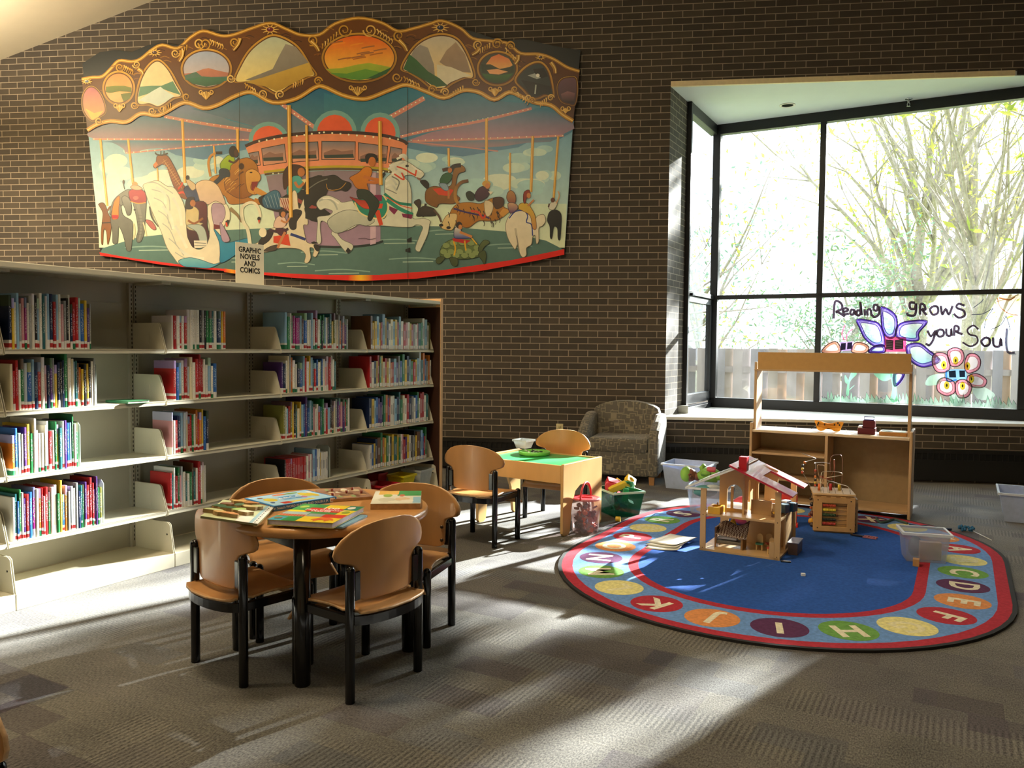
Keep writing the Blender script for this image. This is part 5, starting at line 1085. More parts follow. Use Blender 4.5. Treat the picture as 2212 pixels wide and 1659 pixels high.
rm=mat('till_red','#5c1420',.28); g=G(); g.b2(-.065,.065,0,.14,0,.05); g.b2(-.03,.06,.02,.12,.05,.11); g.obj('body',rm,t,bev=.004)
g=G(); g.b2(-.022,.052,.03,.10,.11,.118); g.b2(-.022,-.018,.05,.06,.118,.142); g.b2(.048,.052,.05,.06,.118,.142); g.b2(-.022,.052,.05,.06,.136,.142); g.obj('display',mat('till_purple','#3a2a6a',.3),t)
G().b2(-.062,-.034,.01,.13,.0502,.062).obj('drawer_button',mat('till_white','#e8e4ea',.3),t)
q=on(1930,941,kq+U*.10,U)
t=thing('wooden_tray','shallow wooden tray with a pale inlay at the right end of the play stand counter','tray',(q.x,q.y,CT+.0005),RZK)
G().b2(-.105,.095,0,.18,0,.028).obj('tray',mat('tray_wood','#b57f40',.5,noise=.1),t,bev=.002); G().b2(-.092,.082,.015,.165,.0281,.031).obj('inlay',mat('tray_inlay','#c3cfc4',.4),t)
G().lathe([(.001,.004),(.035,.004),(.042,0)],-.05,.08,20,.0312).obj('disc',mat('tray_disc','#96a89c',.4),t)
# ================= DOLL HOUSE
DO=V((.552,5.296,SURF)); dz=R(-22.6); Db=mat('doll_birch','#c8a472',.4,noise=.06,nsc=14,stretch=(1,1,.4)); De=Db
t=thing('doll_house','open wooden doll house with red and white roof halves on the rug','doll house',tuple(DO),dz)
W3,D3=.50,.50
G().b2(0,W3,0,D3,0,.014).obj('ground_floor',Db,t,bev=.001); G().b2(.01,W3-.01,.005,D3-.005,.228,.242).obj('upper_floor',Db,t,bev=.001)
for x0,x1,y0,y1,h in ((0,.036,0,.012,.405),(.468,.504,0,.012,.425),(0,.036,D3-.012,D3,.42),(.468,.504,D3-.012,D3,.43)):
    g=G(); g.b2(x0,x1,y0,y1,.0,h); g.m=1
    for zz in (.235,.02): g.cyl(((x0+x1)/2,y0-.001,zz),((x0+x1)/2,y0+.001,zz),.003,n=8)
    g.obj('post',[Db,bolt],t)
def arch(x0,x1,z0,z1,n=8):
    r=(x1-x0)/2; c=(x0+x1)/2; return [(x0,z0)]+[(c-r*math.cos(math.pi*k/n),z1-r+r*math.sin(math.pi*k/n)) for k in range(n+1)]+[(x1,z0)]
# wall with two windows across the middle; dividing wall; rear low wall
g=G(); g.prism([(.075,.242),(.243,.242),(.243,.553),(.075,.475)],.012,lambda a_,b_,c_:V((a_,.17+c_,b_)),holes=[arch(.125,.225,.262,.42)]); g.obj('upper_wall',Db,t)
g=G(); g.b2(.150,.165,.168,.184,.262,.405); g.obj('window_bar',Db,t)
g=G(); g.prism([(.1,.242),(.47,.242),(.47,.56),(.1,.56)],.012,lambda a_,b_,c_:V((.243+c_,a_-.1,b_)) if 0 else V((.243+c_,a_,b_)),holes=[arch(.20,.26,.30,.45)]) 
g.obj('dividing_wall',Db,t)
g=G(); g.prism([(.255,.242),(.40,.242),(.40,.50),(.255,.545)],.012,lambda a_,b_,c_:V((a_,.40+c_,b_)),holes=[arch(.275,.315,.26,.42)]); g.obj('rear_wall',Db,t)
g=G(); g.b2(.285,.415,.16,.17,.242,.335); g.b2(.425,.465,.14,.15,.242,.325); g.obj('low_wall',Db,t)
g=G(); g.prism([(.05,.014),(.47,.014),(.47,.228),(.05,.228)],.012,lambda a_,b_,c_:V((a_,.30+c_,b_)),holes=[arch(.10,.23,.06,.20)]); g.obj('ground_wall',Db,t)
G().b2(.475,.488,.25,.49,.014,.228).obj('end_wall',Db,t)
g=G(); g.b2(.44,.47,-.001,.012,.014,.11); g.obj('step_post',Db,t)
# roofs: sloped boards
def slab(p,q,y0,y1,th,name,m,hole=None):
    g=G(); ax=V((q[0]-p[0],0,q[1]-p[1])); L=ax.length; ax.normalize(); up=V((-ax.z,0,ax.x)); up=up if up.z>0 else -up
    fr=lambda a_,b_,c_: V((p[0],0,p[1]))+ax*a_+V((0,b_,0))+up*c_
    o=[(0,y0),(L,y0),(L,y1),(0,y1)]
    if hole: o=[(0,y0),(L,y0),(L,y0+hole[1]),(hole[0],y0+hole[1]),(hole[0],y1-hole[2]),(L-.02,y1-hole[2]),(L,y1)] ; o=[(0,y0),(L,y0),(L,y0+hole[1]),(hole[0],y0+hole[1]),(hole[0],y1-hole[2]),(L,y1-hole[2]),(L,y1),(0,y1)]
    g.prism(o,th,fr); return g.obj(name,m,t,bev=.0015)
slab((.185,.566),(.575,.402),-.035,D3-.02,.012,'red_roof',mat('roof_red','#b5233a',.28,coat=.4),hole=(.19,.16,.13))
slab((.243,.556),(-.085,.402),-.03,D3-.03,.010,'white_roof',mat('roof_white','#d9dcdc',.2,coat=.4))
g=G(); g.b2(.235,.285,.02,.075,.535,.625); g.obj('chimney',mat('chimney_red','#b0202c',.35),t,bev=.001)
def DL(x,y,z): 
    c,s=math.cos(dz),math.sin(dz); return (DO.x+c*x-s*y,DO.y+s*x+c*y,DO.z+z)
# furniture inside (each its own thing)
t=thing('toy_bathtub','yellow wooden toy bathtub on the upper floor of the doll house','toy',DL(.085,.07,.2425),dz)
g=G(); ym=mat('bath_yellow','#d9a832',.35); g.prism([(-.04,-.055),(.04,-.055),(.04,.055),(-.04,.055)],.045,holes=[ [( .026*math.cos(a),.042*math.sin(a)) for a in [2*math.pi*k/14 for k in range(14)]] ]); g.b2(-.038,.038,-.053,.053,0,.01); g.obj('tub',ym,t,bev=.002); g=G(); g.cyl((0,.03,.045),(0,.03,.06),.004); g.cyl((0,.03,.06),(0,.015,.06),.003); g.obj('tap',mat('bath_tap','#8a6a2c',.4),t)
t=thing('toy_bunk_bed','brown toy bed with a checked cloth roof on the doll house ground floor','toy',DL(.165,.13,.0145),dz)
bm_=mat('bed_brown','#8f6c42',.5)
for sx in (-.085,.085):
    g=G(); g.b2(sx-.006,sx+.006,-.05,.05,0,.09 if sx>0 else .13); g.obj('bed_end',bm_,t)
g=G(); g.b2(-.08,.08,-.045,.045,.025,.045); g.obj('mattress',mat('bed_ticking','#6d6658',.7,noise=.4,nsc=90,stretch=(1,1,14)),t,bev=.004)
g=G(); g.b2(-.075,.05,-.04,.04,.055,.07); g.obj('blanket',mat('bed_white','#cfd3da',.7),t,bev=.005)
ck=bpy.data.materials.new('checked_cloth'); ck.use_nodes=True; nt=ck.node_tree; b=nt.nodes['Principled BSDF']; cx=nn(nt,'ShaderNodeTexChecker'); cx.inputs['Scale'].default_value=110; cx.inputs[1].default_value=lin('#5a3a34')+(1,); cx.inputs[2].default_value=lin('#b5a898')+(1,); tc=nn(nt,'ShaderNodeTexCoord'); nt.links.new(tc.outputs['Object'],cx.inputs[0]); nt.links.new(cx.outputs[0],b.inputs['Base Color']); b.inputs['Roughness'].default_value=.9
g=G(); n=10; vs=[];fs=[]
for i in range(n+1):
    for j in range(7): u=i/n; v=j/6; vs.append((-.085+.20*u,-.058+.09*v,.085+.055*v+.018*math.sin(u*7)*v+(.03*u if v>.5 else 0)-(.012*u if v<.3 else 0)))
for i in range(n):
    for j in range(6): fs.append((i*7+j,i*7+j+1,(i+1)*7+j+1,(i+1)*7+j))
g.add(vs,fs,True); o=g.obj('cloth',ck,t); o.modifiers.new('s','SOLIDIFY').thickness=.003
t=thing('toy_lamp','tiny yellow-shaded toy lamp behind the toy bed in the doll house','toy',DL(.15,.24,.0145),dz)
G().cyl((0,0,0),(0,0,.13),.004).lathe([(.02,0),(.02,.005),(.001,.006)]).obj('stand',mat('lamp_stand','#c9b48a',.5),t); G().lathe([(.026,.125),(.012,.16),(.001,.16)]).obj('shade',mat('lamp_yellow','#d0a93a',.5),t)
def dchair(label,x,y,rz,seatc):
    t=thing('toy_chair',label,'toy',DL(x,y,.0145),dz+rz); tw=mat('toy_wood','#d0b078',.5)
    for sx in (-1,1):
        for sy in (-1,1): G().b2(sx*.017-.004,sx*.017+.004,sy*.014-.004,sy*.014+.004,0,.034).obj('leg',tw,t)
    G().b2(-.024,.024,-.02,.02,.034,.044).obj('seat',mat('toy_seat_'+seatc,{'green':'#3f8a78','red':'#b0402c'}[seatc],.4),t,bev=.002)
    g=G(); g.prism([(-.018,.044),(.018,.044),(.018,.085)]+[(.018*math.cos(a),.085+.016*math.sin(a)) for a in [math.pi*k/6 for k in range(1,6)]]+[(-.018,.085)],.006,lambda a_,b_,c_:V((a_,.014+c_,b_))); g.obj('back',tw,t)
dchair('green-seated wooden toy chair on the ground floor of the doll house',.345,.16,.05,'green')
dchair('red-seated wooden toy chair nearest the right post of the doll house',.435,.085,-.1,'red')
dchair('red-seated wooden toy chair behind the other red one in the doll house',.40,.20,.5,'red')
t=thing('toy_cabinet','small dark brown toy cabinet on the right side of the doll house floor','toy',DL(.448,.235,.0145) if 0 else DL(.545,.27,-.0118),dz)
G().b2(-.03,.03,-.08,.08,0,.085).obj('body',mat('cabinet_brown','#5c4a44',.4),t,bev=.002); G().b2(-.034,.034,-.085,.085,.085,.091).obj('top',mat('cabinet_top','#6b6470',.25),t)
# plastic doll-house pieces piled on the upper floor, right side
dbl=mat('toy_dark_blue','#22445c',.25); lbl=mat('toy_pale_blue','#8fb4cc',.25); wht=mat('toy_white_gloss','#e4e4e8',.2); brn=mat('toy_brown','#6a4a34',.4); tan_=mat('toy_tan','#c48a5c',.4)
PILE=[('toy_bed','small white-topped brown toy bed on the upper floor behind the right post',.42,.27,[('b',(0,0,.02),(.09,.10,.03),brn),('b',(0,0,.045),(.088,.098,.02),wht)]),
('toy_block','tan toy piece lying on the white toy bed in the doll house',.405,.29,[('b',(0,0,.072),(.05,.04,.022),tan_)]),
('toy_toilet','dark blue toy toilet with a pale seat at the right edge of the upper floor',.475,.10+.14,[('b',(0,0,.04),(.05,.055,.05),dbl),('b',(0,-.0,.067),(.045,.05,.006),lbl)]),
('toy_basin','dark blue toy basin lying on its side at the right edge of the upper floor',.49,.38,[('b',(0,0,.03),(.07,.06,.055),dbl),('c',(0.01,0,.058),.026,lbl)]),
('toy_figure','small brown and white toy figure on the upper floor of the doll house',.44,.10+.02,[('b',(0,0,.012),(.03,.02,.02),brn),('s',(.0,0,.028),.010,ym)]),
('toy_piece','white and dark toy piece between the posts of the upper floor',.47,.32,[('b',(0,0,.075),(.05,.06,.012),wht),('b',(0,0,.05),(.04,.05,.03),brn)])]
for nm,lb,x,y,its in PILE:
    t=thing(nm,lb,'toy',DL(x,y,.2425),dz+rnd.uniform(-.4,.4))
    for k,it in enumerate(its):
        g=G()
        if it[0]=='b': g.box(it[1],it[2])
        elif it[0]=='c': g.cyl((it[1][0],it[1][1],it[1][2]-.01),it[1],it[2])
        else: g.sph(it[1],it[2])
        g.obj(['body','top'][k],it[3],t,bev=.002 if it[0]=='b' else 0)
# ================= ACTIVITY CUBE
c0=V((1.414,5.967,SURF)); ca=R(-8); Cb=mat('cube_ply','#b8935f',.5,noise=.12,nsc=16,stretch=(1,1,.4)); Ct=mat('cube_top','#c9ad84',.45,noise=.06)
t=thing('activity_cube','wooden activity cube with an abacus face and wire bead mazes on top, on the rug','toy',tuple(c0),ca)
G().b2(.01,.27,.01,.26,0,.268).obj('core',Cb,t)
G().b2(-.002,.282,-.002,.272,.268,.282).obj('top',Ct,t,bev=.002)
fw=.026
g=G(); g.prism([(.0,.012),(.28,.012),(.28,.262),(.0,.262)],.012,lambda a_,b_,c_:V((a_,-.002-c_,b_)),holes=[[(.06,.048),(.225,.048),(.225,.215),(.06,.215)]]); g.obj('abacus_frame',Cb,t,bev=.003)
for x,z in ((.03,.235),(.25,.235),(.03,.035),(.25,.035)): G().cyl((x,-.0135,z),(x,-.0165,z),.0045,n=10).obj('bolt',bolt,t)
for z,cn in ((.195,'#b8442c'),(.163,'#d8c23a'),(.128,'#2f4a2c'),(.095,'#1f2a24'),(.065,'#b03a34')):
    o=G().cyl((.06,.000,z),(.225,.000,z),.0018,n=6).obj('rod',mat('rod_dark','#5c4630',.4),t)
    g=G()
    for k in range(9): g.lathe([(.001,-.0045),(.0085,-.003),(.0105,0),(.0085,.003),(.001,.0045)],0,0,10)
    g=G()
    for k in range(9): g.cyl((.064+k*.0098,0,z),(.073+k*.0098,0,z),.0105,n=10)
    g.obj('bead_row',mat('bead'+cn[1:],cn,.35),o)
    if cn=='#2f4a2c': G().sph((.16,0,z),.009).obj('loose_bead',mat('bead_brown','#5c4220',.4),o)
g=G()
for z0 in range(4): g.b2(.02+z0*.065,.05+z0*.065,-.0155,-.0135,.256,.266)
g.obj('finger_joint',mat('joint_dark','#8f6a3c',.6),t)
# right side panel with slots
G().b2(.286,.302,.02,.25,.012,.245).obj('side_panel',Cb,t,bev=.003)
for k in range(5): G().sph((.304,.12,.05+k*.04),.006).obj('peg',mat('peg_maroon','#6a2c24',.4),t)
for k in range(4): G().b2(.281,.285,.0,.012,.06+k*.04,.075+k*.04).obj('slat',bolt,t)
# left side: painted tracks and knobs
for y,z,r,c in ((.20,.20,.012,'#3a2a1c'),(.10,.18,.016,'#2c2420'),(.06,.12,.02,'#5c2c20'),(.18,.14,.01,'#a8502c'),(.22,.08,.014,'#c4702c'),(.14,.05,.02,'#d8a838'),(.05,.04,.018,'#3a2a24'),(.2,.03,.016,'#c8602c')): G().sph((.0,y,z),r).obj('knob',mat('knob'+c[1:],c,.4),t)
for a_,b_ in (((.22,.24),(.17,.21)),((.12,.22),(.05,.15)),((.2,.12),(.1,.09)),((.09,.10),(.04,.07))): G().tube([(.008,a_[0],a_[1]),(.008,b_[0],b_[1])],.003,5).obj('track',bolt,t)
wr=[ # wires: colour, points, beads
 ('#d8d2c0',[(.05,.03,.282),(.05,.03,.40),(.07,.05,.43),(.17,.06,.43),(.20,.08,.41),(.15,.08,.395),(.10,.10,.38),(.10,.12,.36),(.16,.12,.34),(.17,.14,.33)],[]),
 ('#b9b8b4',[(.10,.03,.282),(.095,.04,.345),(.12,.06,.36),(.17,.07,.345),(.19,.06,.34),(.235,.04,.33),(.25,.03,.282)],[]),
 ('#9a5a44',[(.16,.20,.282),(.16,.20,.47),(.15,.18,.50),(.15,.15,.44),(.13,.12,.40)],[]),
 ('#8a6a5c',[(.13,.2,.40),(.13,.2,.51),(.17,.2,.535),(.21,.2,.51),(.21,.2,.282)],[]),
 ('#c9c8c4',[(.03,.22,.282),(.03,.22,.45),(.02,.18,.47),(.08,.2,.475),(.13,.2,.47)],[(.03,.22,z) for z in (.30,.32,.34,.365,.39,.41)]),
 ('#b9b8b4',[(-.06,.24,.282),(-.06,.24,.44),(-.04,.24,.475),(.0,.23,.49),(.03,.22,.5),(-.02,.2,.52),(-.07,.18,.54)],[(-.06,.24,z) for z in (.38,.40,.425)]+[(-.045,.24,.455)]),
 ('#b5402c',[(.08,.1,.39),(.05,.1,.385),(.09,.09,.375),(.13,.09,.37)],[]),
 ('#a8907c',[(.07,.18,.30),(.04,.2,.44),(.06,.2,.455),(.09,.19,.44),(.07,.18,.30)],[])]
wr[5]=('#b9b8b4',[(.0,.24,.282),(-.03,.24,.34),(-.06,.24,.40),(-.05,.24,.46),(.0,.23,.485),(.03,.22,.5),(-.02,.2,.52),(-.07,.18,.54)],[(-.06,.24,z) for z in (.39,.415,.44)]+[(-.045,.24,.465)])
BC=['#a8442c','#d0b04a','#2c241c','#c4702c','#6a4020']
for c,pts,bd in wr:
    o=G().tube(spl(pts,4,False),.0022,6).obj('maze_wire',mat('wire'+c[1:],c,.3,.6),t)
    for k,p in enumerate(bd): G().cyl((p[0],p[1],p[2]-.008),(p[0],p[1],p[2]+.008),.009,n=10).obj('bead',mat('mzbead%d'%(k%5),BC[k%5],.35),o)
for x,y,c in ((.05,.12,'#c4602c'),(.13,.15,'#b02c34'),(.19,.16,'#d0b440')):
    G().cyl((x,y,.282),(x,y,.33),.011,n=10).obj('bead_stack',mat('stack'+c[1:],c,.35),t)
for k,x in enumerate((.07,.11,.15,.2,.25)): G().tube([(x,.02,.282),(x-.01,.03,.33)],.0018,5).obj('wire_end',chrome,t)
# red board standing behind the cube
q=on(1712,1130,(0,0,SURF),(0,0,1)); 
t=thing('red_toy_box','bright red plastic toy panel standing between the doll house and the activity cube','toy',(1.27,6.1,SURF),R(-15)); G().b2(-.06,.06,0,.03,0,.24).obj('panel',mat('red_plastic','#c4241c',.35),t,bev=.006); G().b2(-.07,.07,-.01,.05,0,.03).obj('foot',mat('red_plastic'),t,bev=.004)
# ================= BINS AND TOYS ON THE FLOOR
RIM=mat('tub_rim','#dfe8f6',.25,trans=.15)
def bin_(label,x,y,rz,w0,d0,w1,d1,h,m=None,nm='storage_tub',lid=False,z=0):
    t=thing(nm,label,'storage tub',(x,y,z),rz); tub(t,w0,d0,w1,d1,h,.003,m or milky,rim=.012,rimm=RIM); return t
bin_('large empty translucent tub on the carpet right of the armchair',.70,7.74,R(-22),.36,.30,.42,.36,.235)
bin_('large empty translucent tub cut off by the right edge of the picture',3.28,6.74,R(-22),.44,.40,.52,.46,.225)
# clear box on the rug, open top, wooden block inside
t=bin_('open clear plastic box on the rug\'s letter band with a wooden block inside',1.925,5.29,R(-9),.22,.17,.26,.215,.185,cgrey,'clear_box',z=SURF)
bw=mat('block_wood','#bd8f56',.5,noise=.08)
o=G().box((0,0,.06),(.12,.05,.11)).obj('wooden_block',bw,None,bev=.002); o.location=(1.955,5.265,SURF+.0035); o.rotation_euler=(0,0,R(-9)); tag(o,'tan wooden block standing inside the clear box on the rug','block')
q=on(1980,1223,(0,0,SURF),(0,0,1)); o=G().box((0,0,.022),(.036,.05,.044)).obj('wooden_block',bw,None,bev=.002); o.location=(q.x,q.y+.01,SURF); o.rotation_euler=(0,0,R(-20)); tag(o,'small wooden block on the rug in front of the clear box','block')
g=G(); g.sph((0,0,.05),.05,sc=(1,.7,1)); o=g.obj('grey_ball',mat('grey_ball','#7f8c94',.4),None); o.location=(1.89,5.33,SURF+.004); o.scale=(.9,.9,1.35); tag(o,'rounded grey toy standing behind the wooden block in the clear box','toy')
# bucket of toy gears
q=on(1270,1152,(0,0,0),(0,0,1)); BX,BY=q.x-.02,q.y+.03
t=thing('toy_bucket','clear plastic bucket with red lid and handle full of dark and orange pieces','bucket',(BX,BY,0))
cb_=mat('bucket_clear','#f0e0dc',.12,trans=.84)
G().lathe([(.001,.002),(.090,.002),(.094,.008),(.108,.235),(.112,.238),(.112,.25),(.104,.25),(.102,.235),(.088,.010),(.001,.008)],n=40).obj('body',cb_,t)
rl=mat('lid_red','#c8323a',.3)
G().lathe([(.103,.238),(.103,.252),(.096,.254),(.09,.250),(.001,.250)],n=40).obj('lid',rl,t)
hp=[(.0+.108*math.cos(a),0,.245+.115*math.sin(a)) for a in [math.pi*k/14 for k in range(15)]]
o=G().tube(hp,.007,8).obj('handle',rl,t); o.rotation_euler=(0,0,R(72))
g=G(); g.b2(-.05,.05,-.006,.006,.251,.256); o=g.obj('lid_grip',rl,t); 
k_=0
for k in range(70):
    a=rnd.uniform(0,6.28); r=.078*math.sqrt(rnd.random()); z=.015+.185*rnd.random()
    g=G(); nt_=8; pl=[((.020 if i%2 else .014)*math.cos(math.pi*i/nt_),(.020 if i%2 else .014)*math.sin(math.pi*i/nt_)) for i in range(2*nt_)]
    g.prism(pl,.012); c=rnd.choice(['#3f4a5c','#4c5566','#c46a4c','#b8503c','#38424e','#6a3a44']); o=g.obj('toy_gear',mat('gear'+c[1:],c,.45),None)
    nm={'#3f4a5c':'slate','#4c5566':'blue-grey','#c46a4c':'orange','#b8503c':'rust red','#38424e':'dark slate','#6a3a44':'maroon'}[c]
    o.location=(BX+r*math.cos(a),BY+r*math.sin(a),z); o.rotation_euler=(rnd.uniform(0,3),rnd.uniform(0,3),rnd.uniform(0,3))
    tag(o,nm+' toothed toy piece inside the red-lidded bucket','toy piece','toothed toy pieces in the bucket')
# green tub of blocks
q=on(1343,1118,(0,0,0),(0,0,1)); gq=V((.035,6.41,0)); gr=R(28)
t=thing('green_tub','translucent green plastic tub heaped with coloured foam blocks beside the play table','storage tub',tuple(gq),gr)
gm=mat('green_clear','#1f7a62',.15,trans=.55); tub(t,.21,.27,.27,.33,.20,.003,gm,rim=.006,rimm=mat('tub_edge','#cfeee0',.2))
BL=[('red','#b8303c'),('yellow','#dcc234'),('green','#2f9a62'),('dark purple','#3a2c50'),('blue','#2a4a8a'),('pink','#d85a78')]
def blk_(label,c,loc,rot,dims,hole=False,grp='foam blocks in the green tub'):
    g=G()
    if hole: 
        a,b_,h=dims; g.prism([(-a/2,-b_/2),(a/2,-b_/2),(a/2,b_/2),(-a/2,b_/2)],h,holes=[[(a*.28*math.cos(q_),a*.28*math.sin(q_)) for q_ in [2*math.pi*k/14 for k in range(14)]]])
    else: g.box((0,0,0),dims)
    o=g.obj('toy_block',mat('foam'+c[1:],c,.5),None,bev=.002); o.location=loc; o.rotation_euler=rot; tag(o,label,'block',grp); return o
def gl(x,y,z): c,s=math.cos(gr),math.sin(gr); return (gq.x+c*x-s*y,gq.y+s*x+c*y,z)
TOPB=[('large red block tilted at the back left of the green tub','#b8303c',(-.03,.05,.235),(.4,.3,.3),(.11,.07,.06),0),('long yellow block lying across the front of the green tub','#d8bf3c',(-.05,-.06,.225),(.1,-.35,.4),(.15,.05,.045),0),
('yellow block with a hole on the right of the green tub','#dcc234',(.09,.02,.235),(.5,.6,.2),(.08,.09,.05),1),('green ring-shaped block in the middle of the green tub','#2f9a62',(.045,-.05,.225),(.9,.2,.5),(.09,.06,.03),1),
('small yellow block at the back of the green tub','#d8bf3c',(.04,.08,.232),(.2,.7,.6),(.06,.06,.045),0),('upright green block at the front wall of the green tub','#2f9a62',(.0,-.10,.17),(.1,.1,.2),(.04,.035,.10),0),
('red block at the left edge of the green tub','#b8303c',(-.09,-.02,.215),(.8,.1,.4),(.07,.06,.05),0),('pink block between the red ones in the green tub','#d85a78',(-.07,.04,.225),(.2,.5,.8),(.06,.03,.04),0)]
for lb,c,p_,rt,d_,h_ in TOPB: blk_(lb,c,gl(*p_),rt,d_,h_)
NB={'#b8303c':'red','#d8bf3c':'yellow','#2f9a62':'green','#3a2c50':'dark purple','#2a4a8a':'blue'}
for k in range(22):
    c=rnd.choice(list(NB)); blk_(NB[c]+' foam block seen through the side of the green tub',c,gl(rnd.uniform(-.075,.075),rnd.uniform(-.10,.10),rnd.uniform(.03,.17)),(rnd.uniform(0,3),rnd.uniform(0,3),rnd.uniform(0,3)),(.055,.04,.035))
q=on(1335,1128,(0,0,0),(0,0,1)); g=G(); g.cyl((0,-.018,.020),(0,.018,.020),.020,n=18); o=g.obj('wooden_bead',mat('bead_yellow','#d2b22c',.35),None,bev=.003); o.location=(q.x,q.y+.02,0); o.rotation_euler=(0,0,R(80)); tag(o,'small yellow barrel-shaped block on the carpet in front of the green tub','block')
# bin with the doll behind the doll house
bq=V((.775,6.60,0)); t=bin_('clear plastic box with a baby doll on top, partly behind the doll house',bq.x,bq.y,R(-15),.27,.34,.33,.40,.225,cgrey,'clear_box')
sk=mat('doll_skin','#7a4a34',.5); dg=mat('doll_green','#7fb24a',.7,bump=.2); dlb=mat('doll_teal','#5a9aa4',.7); dr=mat('doll_red','#c4505a',.6)
t=thing('baby_doll','baby doll in lime green hat and suit lying on the clear box','doll',(bq.x-.01,bq.y-.03,.235),R(-12))
g=G(); g.sph((-.17,0,.062),.055,16,(1.05,.95,1)); g.sph((-.155,-.048,.058),.012,8); g.sph((-.17,-.055,.07),.008,8); g.tube([(-.14,0,.055),(-.09,0,.05)],[.03,.035],10); o=g.obj('body',sk,t)
g=G(); 
for dx,dz_ in ((-.150,.075),(-.150,.045)): g.sph((-.155,-.050,dz_),.005,8)
g.obj('eye',mat('doll_eye','#1a1210',.2),t)
g=G(); g.sph((-.195,0,.066),.060,16,(.85,1.02,1.05)); g.obj('hat',dg,t)
g=G(); g.tube([(-.10,0,.05),(-.05,0,.07),(.02,0,.07),(.06,0,.055)],[.035,.055,.058,.045],12); g.tube([(-.06,-.03,.08),(-.05,-.07,.10),(-.0,-.09,.09)],[.025,.022,.016],8); g.tube([(-.06,.03,.08),(-.08,.06,.12),(-.06,.05,.14)],[.025,.022,.018],8); g.tube([(.05,-.02,.06),(.11,-.04,.085),(.17,-.04,.06)],[.03,.026,.02],8); g.tube([(.05,.02,.06),(.12,.03,.08),(.17,.03,.07)],[.03,.026,.02],8); g.obj('suit',dg,t)
g=G(); g.box((-.0,-.02,.115),(.07,.06,.03),rx=.4); g.obj('bib',dr,t,bev=.01)
t=thing('doll_blanket','teal and white cloth bundle under the baby doll in the clear box','cloth',(bq.x-.07,bq.y-.12,.16),R(10)); G().sph((0,0,.03),.08,14,(1.3,.8,.6)).obj('bundle',dlb,t); G().sph((.06,-.01,.06),.05,12,(1.3,.7,.5)).obj('fold',mat('cloth_white','#c9d4d8',.8),t)
t=thing('pink_toy_bag','pink and red toy seen through the doll house window','toy',(.95,6.10,SURF),R(20)); G().sph((0,0,.11),.11,16,(1,.7,1)).obj('shell',mat('toy_pink','#cf5264',.35),t); G().prism([(-.05,0),(.05,0),(0,.09)],.004,lambda a_,b_,c_:V((a_,-.08-c_,b_+.07))).obj('opening',mat('dark_void','#2a1418',.8),t)
# papers on the rug
for k,(x,y,a) in enumerate(((1440,1178,.2),(1447,1174,0),(1452,1171,-.15))):
    q=on(x,y,(0,0,SURF+.002),(0,0,1)); g=G(); n=6; vs=[];fs=[]
    for i in range(n+1):
        for j in range(n+1): u=i/n-.5; v=j/n-.5; vs.append((u*.215,v*.28,.012*(u+.5)**3+.006*(v+.5)**2))
    for i in range(n):
        for j in range(n): m=n+1; fs.append((i*m+j,(i+1)*m+j,(i+1)*m+j+1,i*m+j+1))
    g.add(vs,fs,True); o=g.obj('paper_sheet',mat('paper','#e6e6dc',.7,noise=.02),None); o.location=(q.x,q.y,SURF+.002+.005*k); o.rotation_euler=(0,0,a-.5)
    o.modifiers.new('s','SOLIDIFY').thickness=.0006
    tag(o,['lowest white paper sheet of the small stack on the rug left of the doll house','middle white paper sheet of the small stack on the rug','topmost white paper sheet with a faint green drawing on the rug'][k],'paper','loose papers on the rug')
# ladder toy, white dice, bead string and wand
q=on(1880,1163,(0,0,SURF),(0,0,1)); t=thing('toy_ladder','small pink and dark toy ladder lying on the rug beside the activity cube','toy',(q.x,q.y,SURF+.004),R(-30))
pk=mat('ladder_pink','#b06a6e',.4)
for y in (-.022,.022): G().b2(-.045,.045,y-.004,y+.004,0,.008).obj('rail',pk,t)
for k in range(5): G().b2(-.04+.018*k,-.034+.018*k,-.022,.022,.001,.007).obj('rung',pk,t)
G().b2(-.13,-.045,-.012,.012,0,.008).obj('handle',mat('ladder_dark','#1d1a22',.4),t)
q=on(1735,1244,(0,0,SURF),(0,0,1)); o=G().box((0,0,.008),(.024,.02,.016)).obj('toy_piece',mat('small_white','#e8ecec',.3),None,bev=.002); o.location=(q.x,q.y,SURF); tag(o,'tiny white toy piece alone on the blue centre of the rug','toy piece')
q=on(1690,1214,(0,0,SURF),(0,0,1)); o=G().box((0,0,.004),(.06,.025,.008)).obj('toy_piece',mat('small_black','#15171c',.4),None,bev=.002); o.location=(q.x+.02,q.y,SURF); o.rotation_euler=(0,0,R(-10)); tag(o,'flat black toy piece at the front right foot of the doll house','toy piece')
t=thing('blue_pompom_wand','blue fluffy pompom toy with a thin white stick on the carpet behind the clear box','toy',(0,0,0))
q=on(2085,1147,(0,0,0),(0,0,1)); t.location=(q.x,q.y,0)
g=G()
for k in range(26): a=rnd.uniform(0,6.28); r=.05*rnd.random(); g.sph((r*math.cos(a)*1.4,r*math.sin(a),.012+.02*rnd.random()),.011,6)
g.obj('pompom',mat('pom_blue','#2f6a96',.9),t)
q2=on(2142,1167,(0,0,.004),(0,0,1)); G().tube([(.04,-.01,.008),(q2.x-q.x,q2.y-q.y,.005)],.003,6).obj('stick',mat('stick_white','#dfe3e4',.4),t)
t=thing('dress_up_cord','thin dark blue fringed cord lying along the far edge of the rug','cord',(0,0,0))
pts=[on(x,y,(0,0,.022),(0,0,1)) for x,y in ((1965,1133),(1985,1137),(2000,1136),(2015,1140),(2030,1143),(2055,1143))]; t.location=pts[0]
G().tube([p-pts[0]+V((0,0,.0)) for p in spl(pts,5,False)],.008,6).obj('cord',mat('cord_blue','#243a5c',.8),t)
t=thing('green_ribbon','dull green scarf-like strip on the rug under the play stand','cloth',(0,0,0))
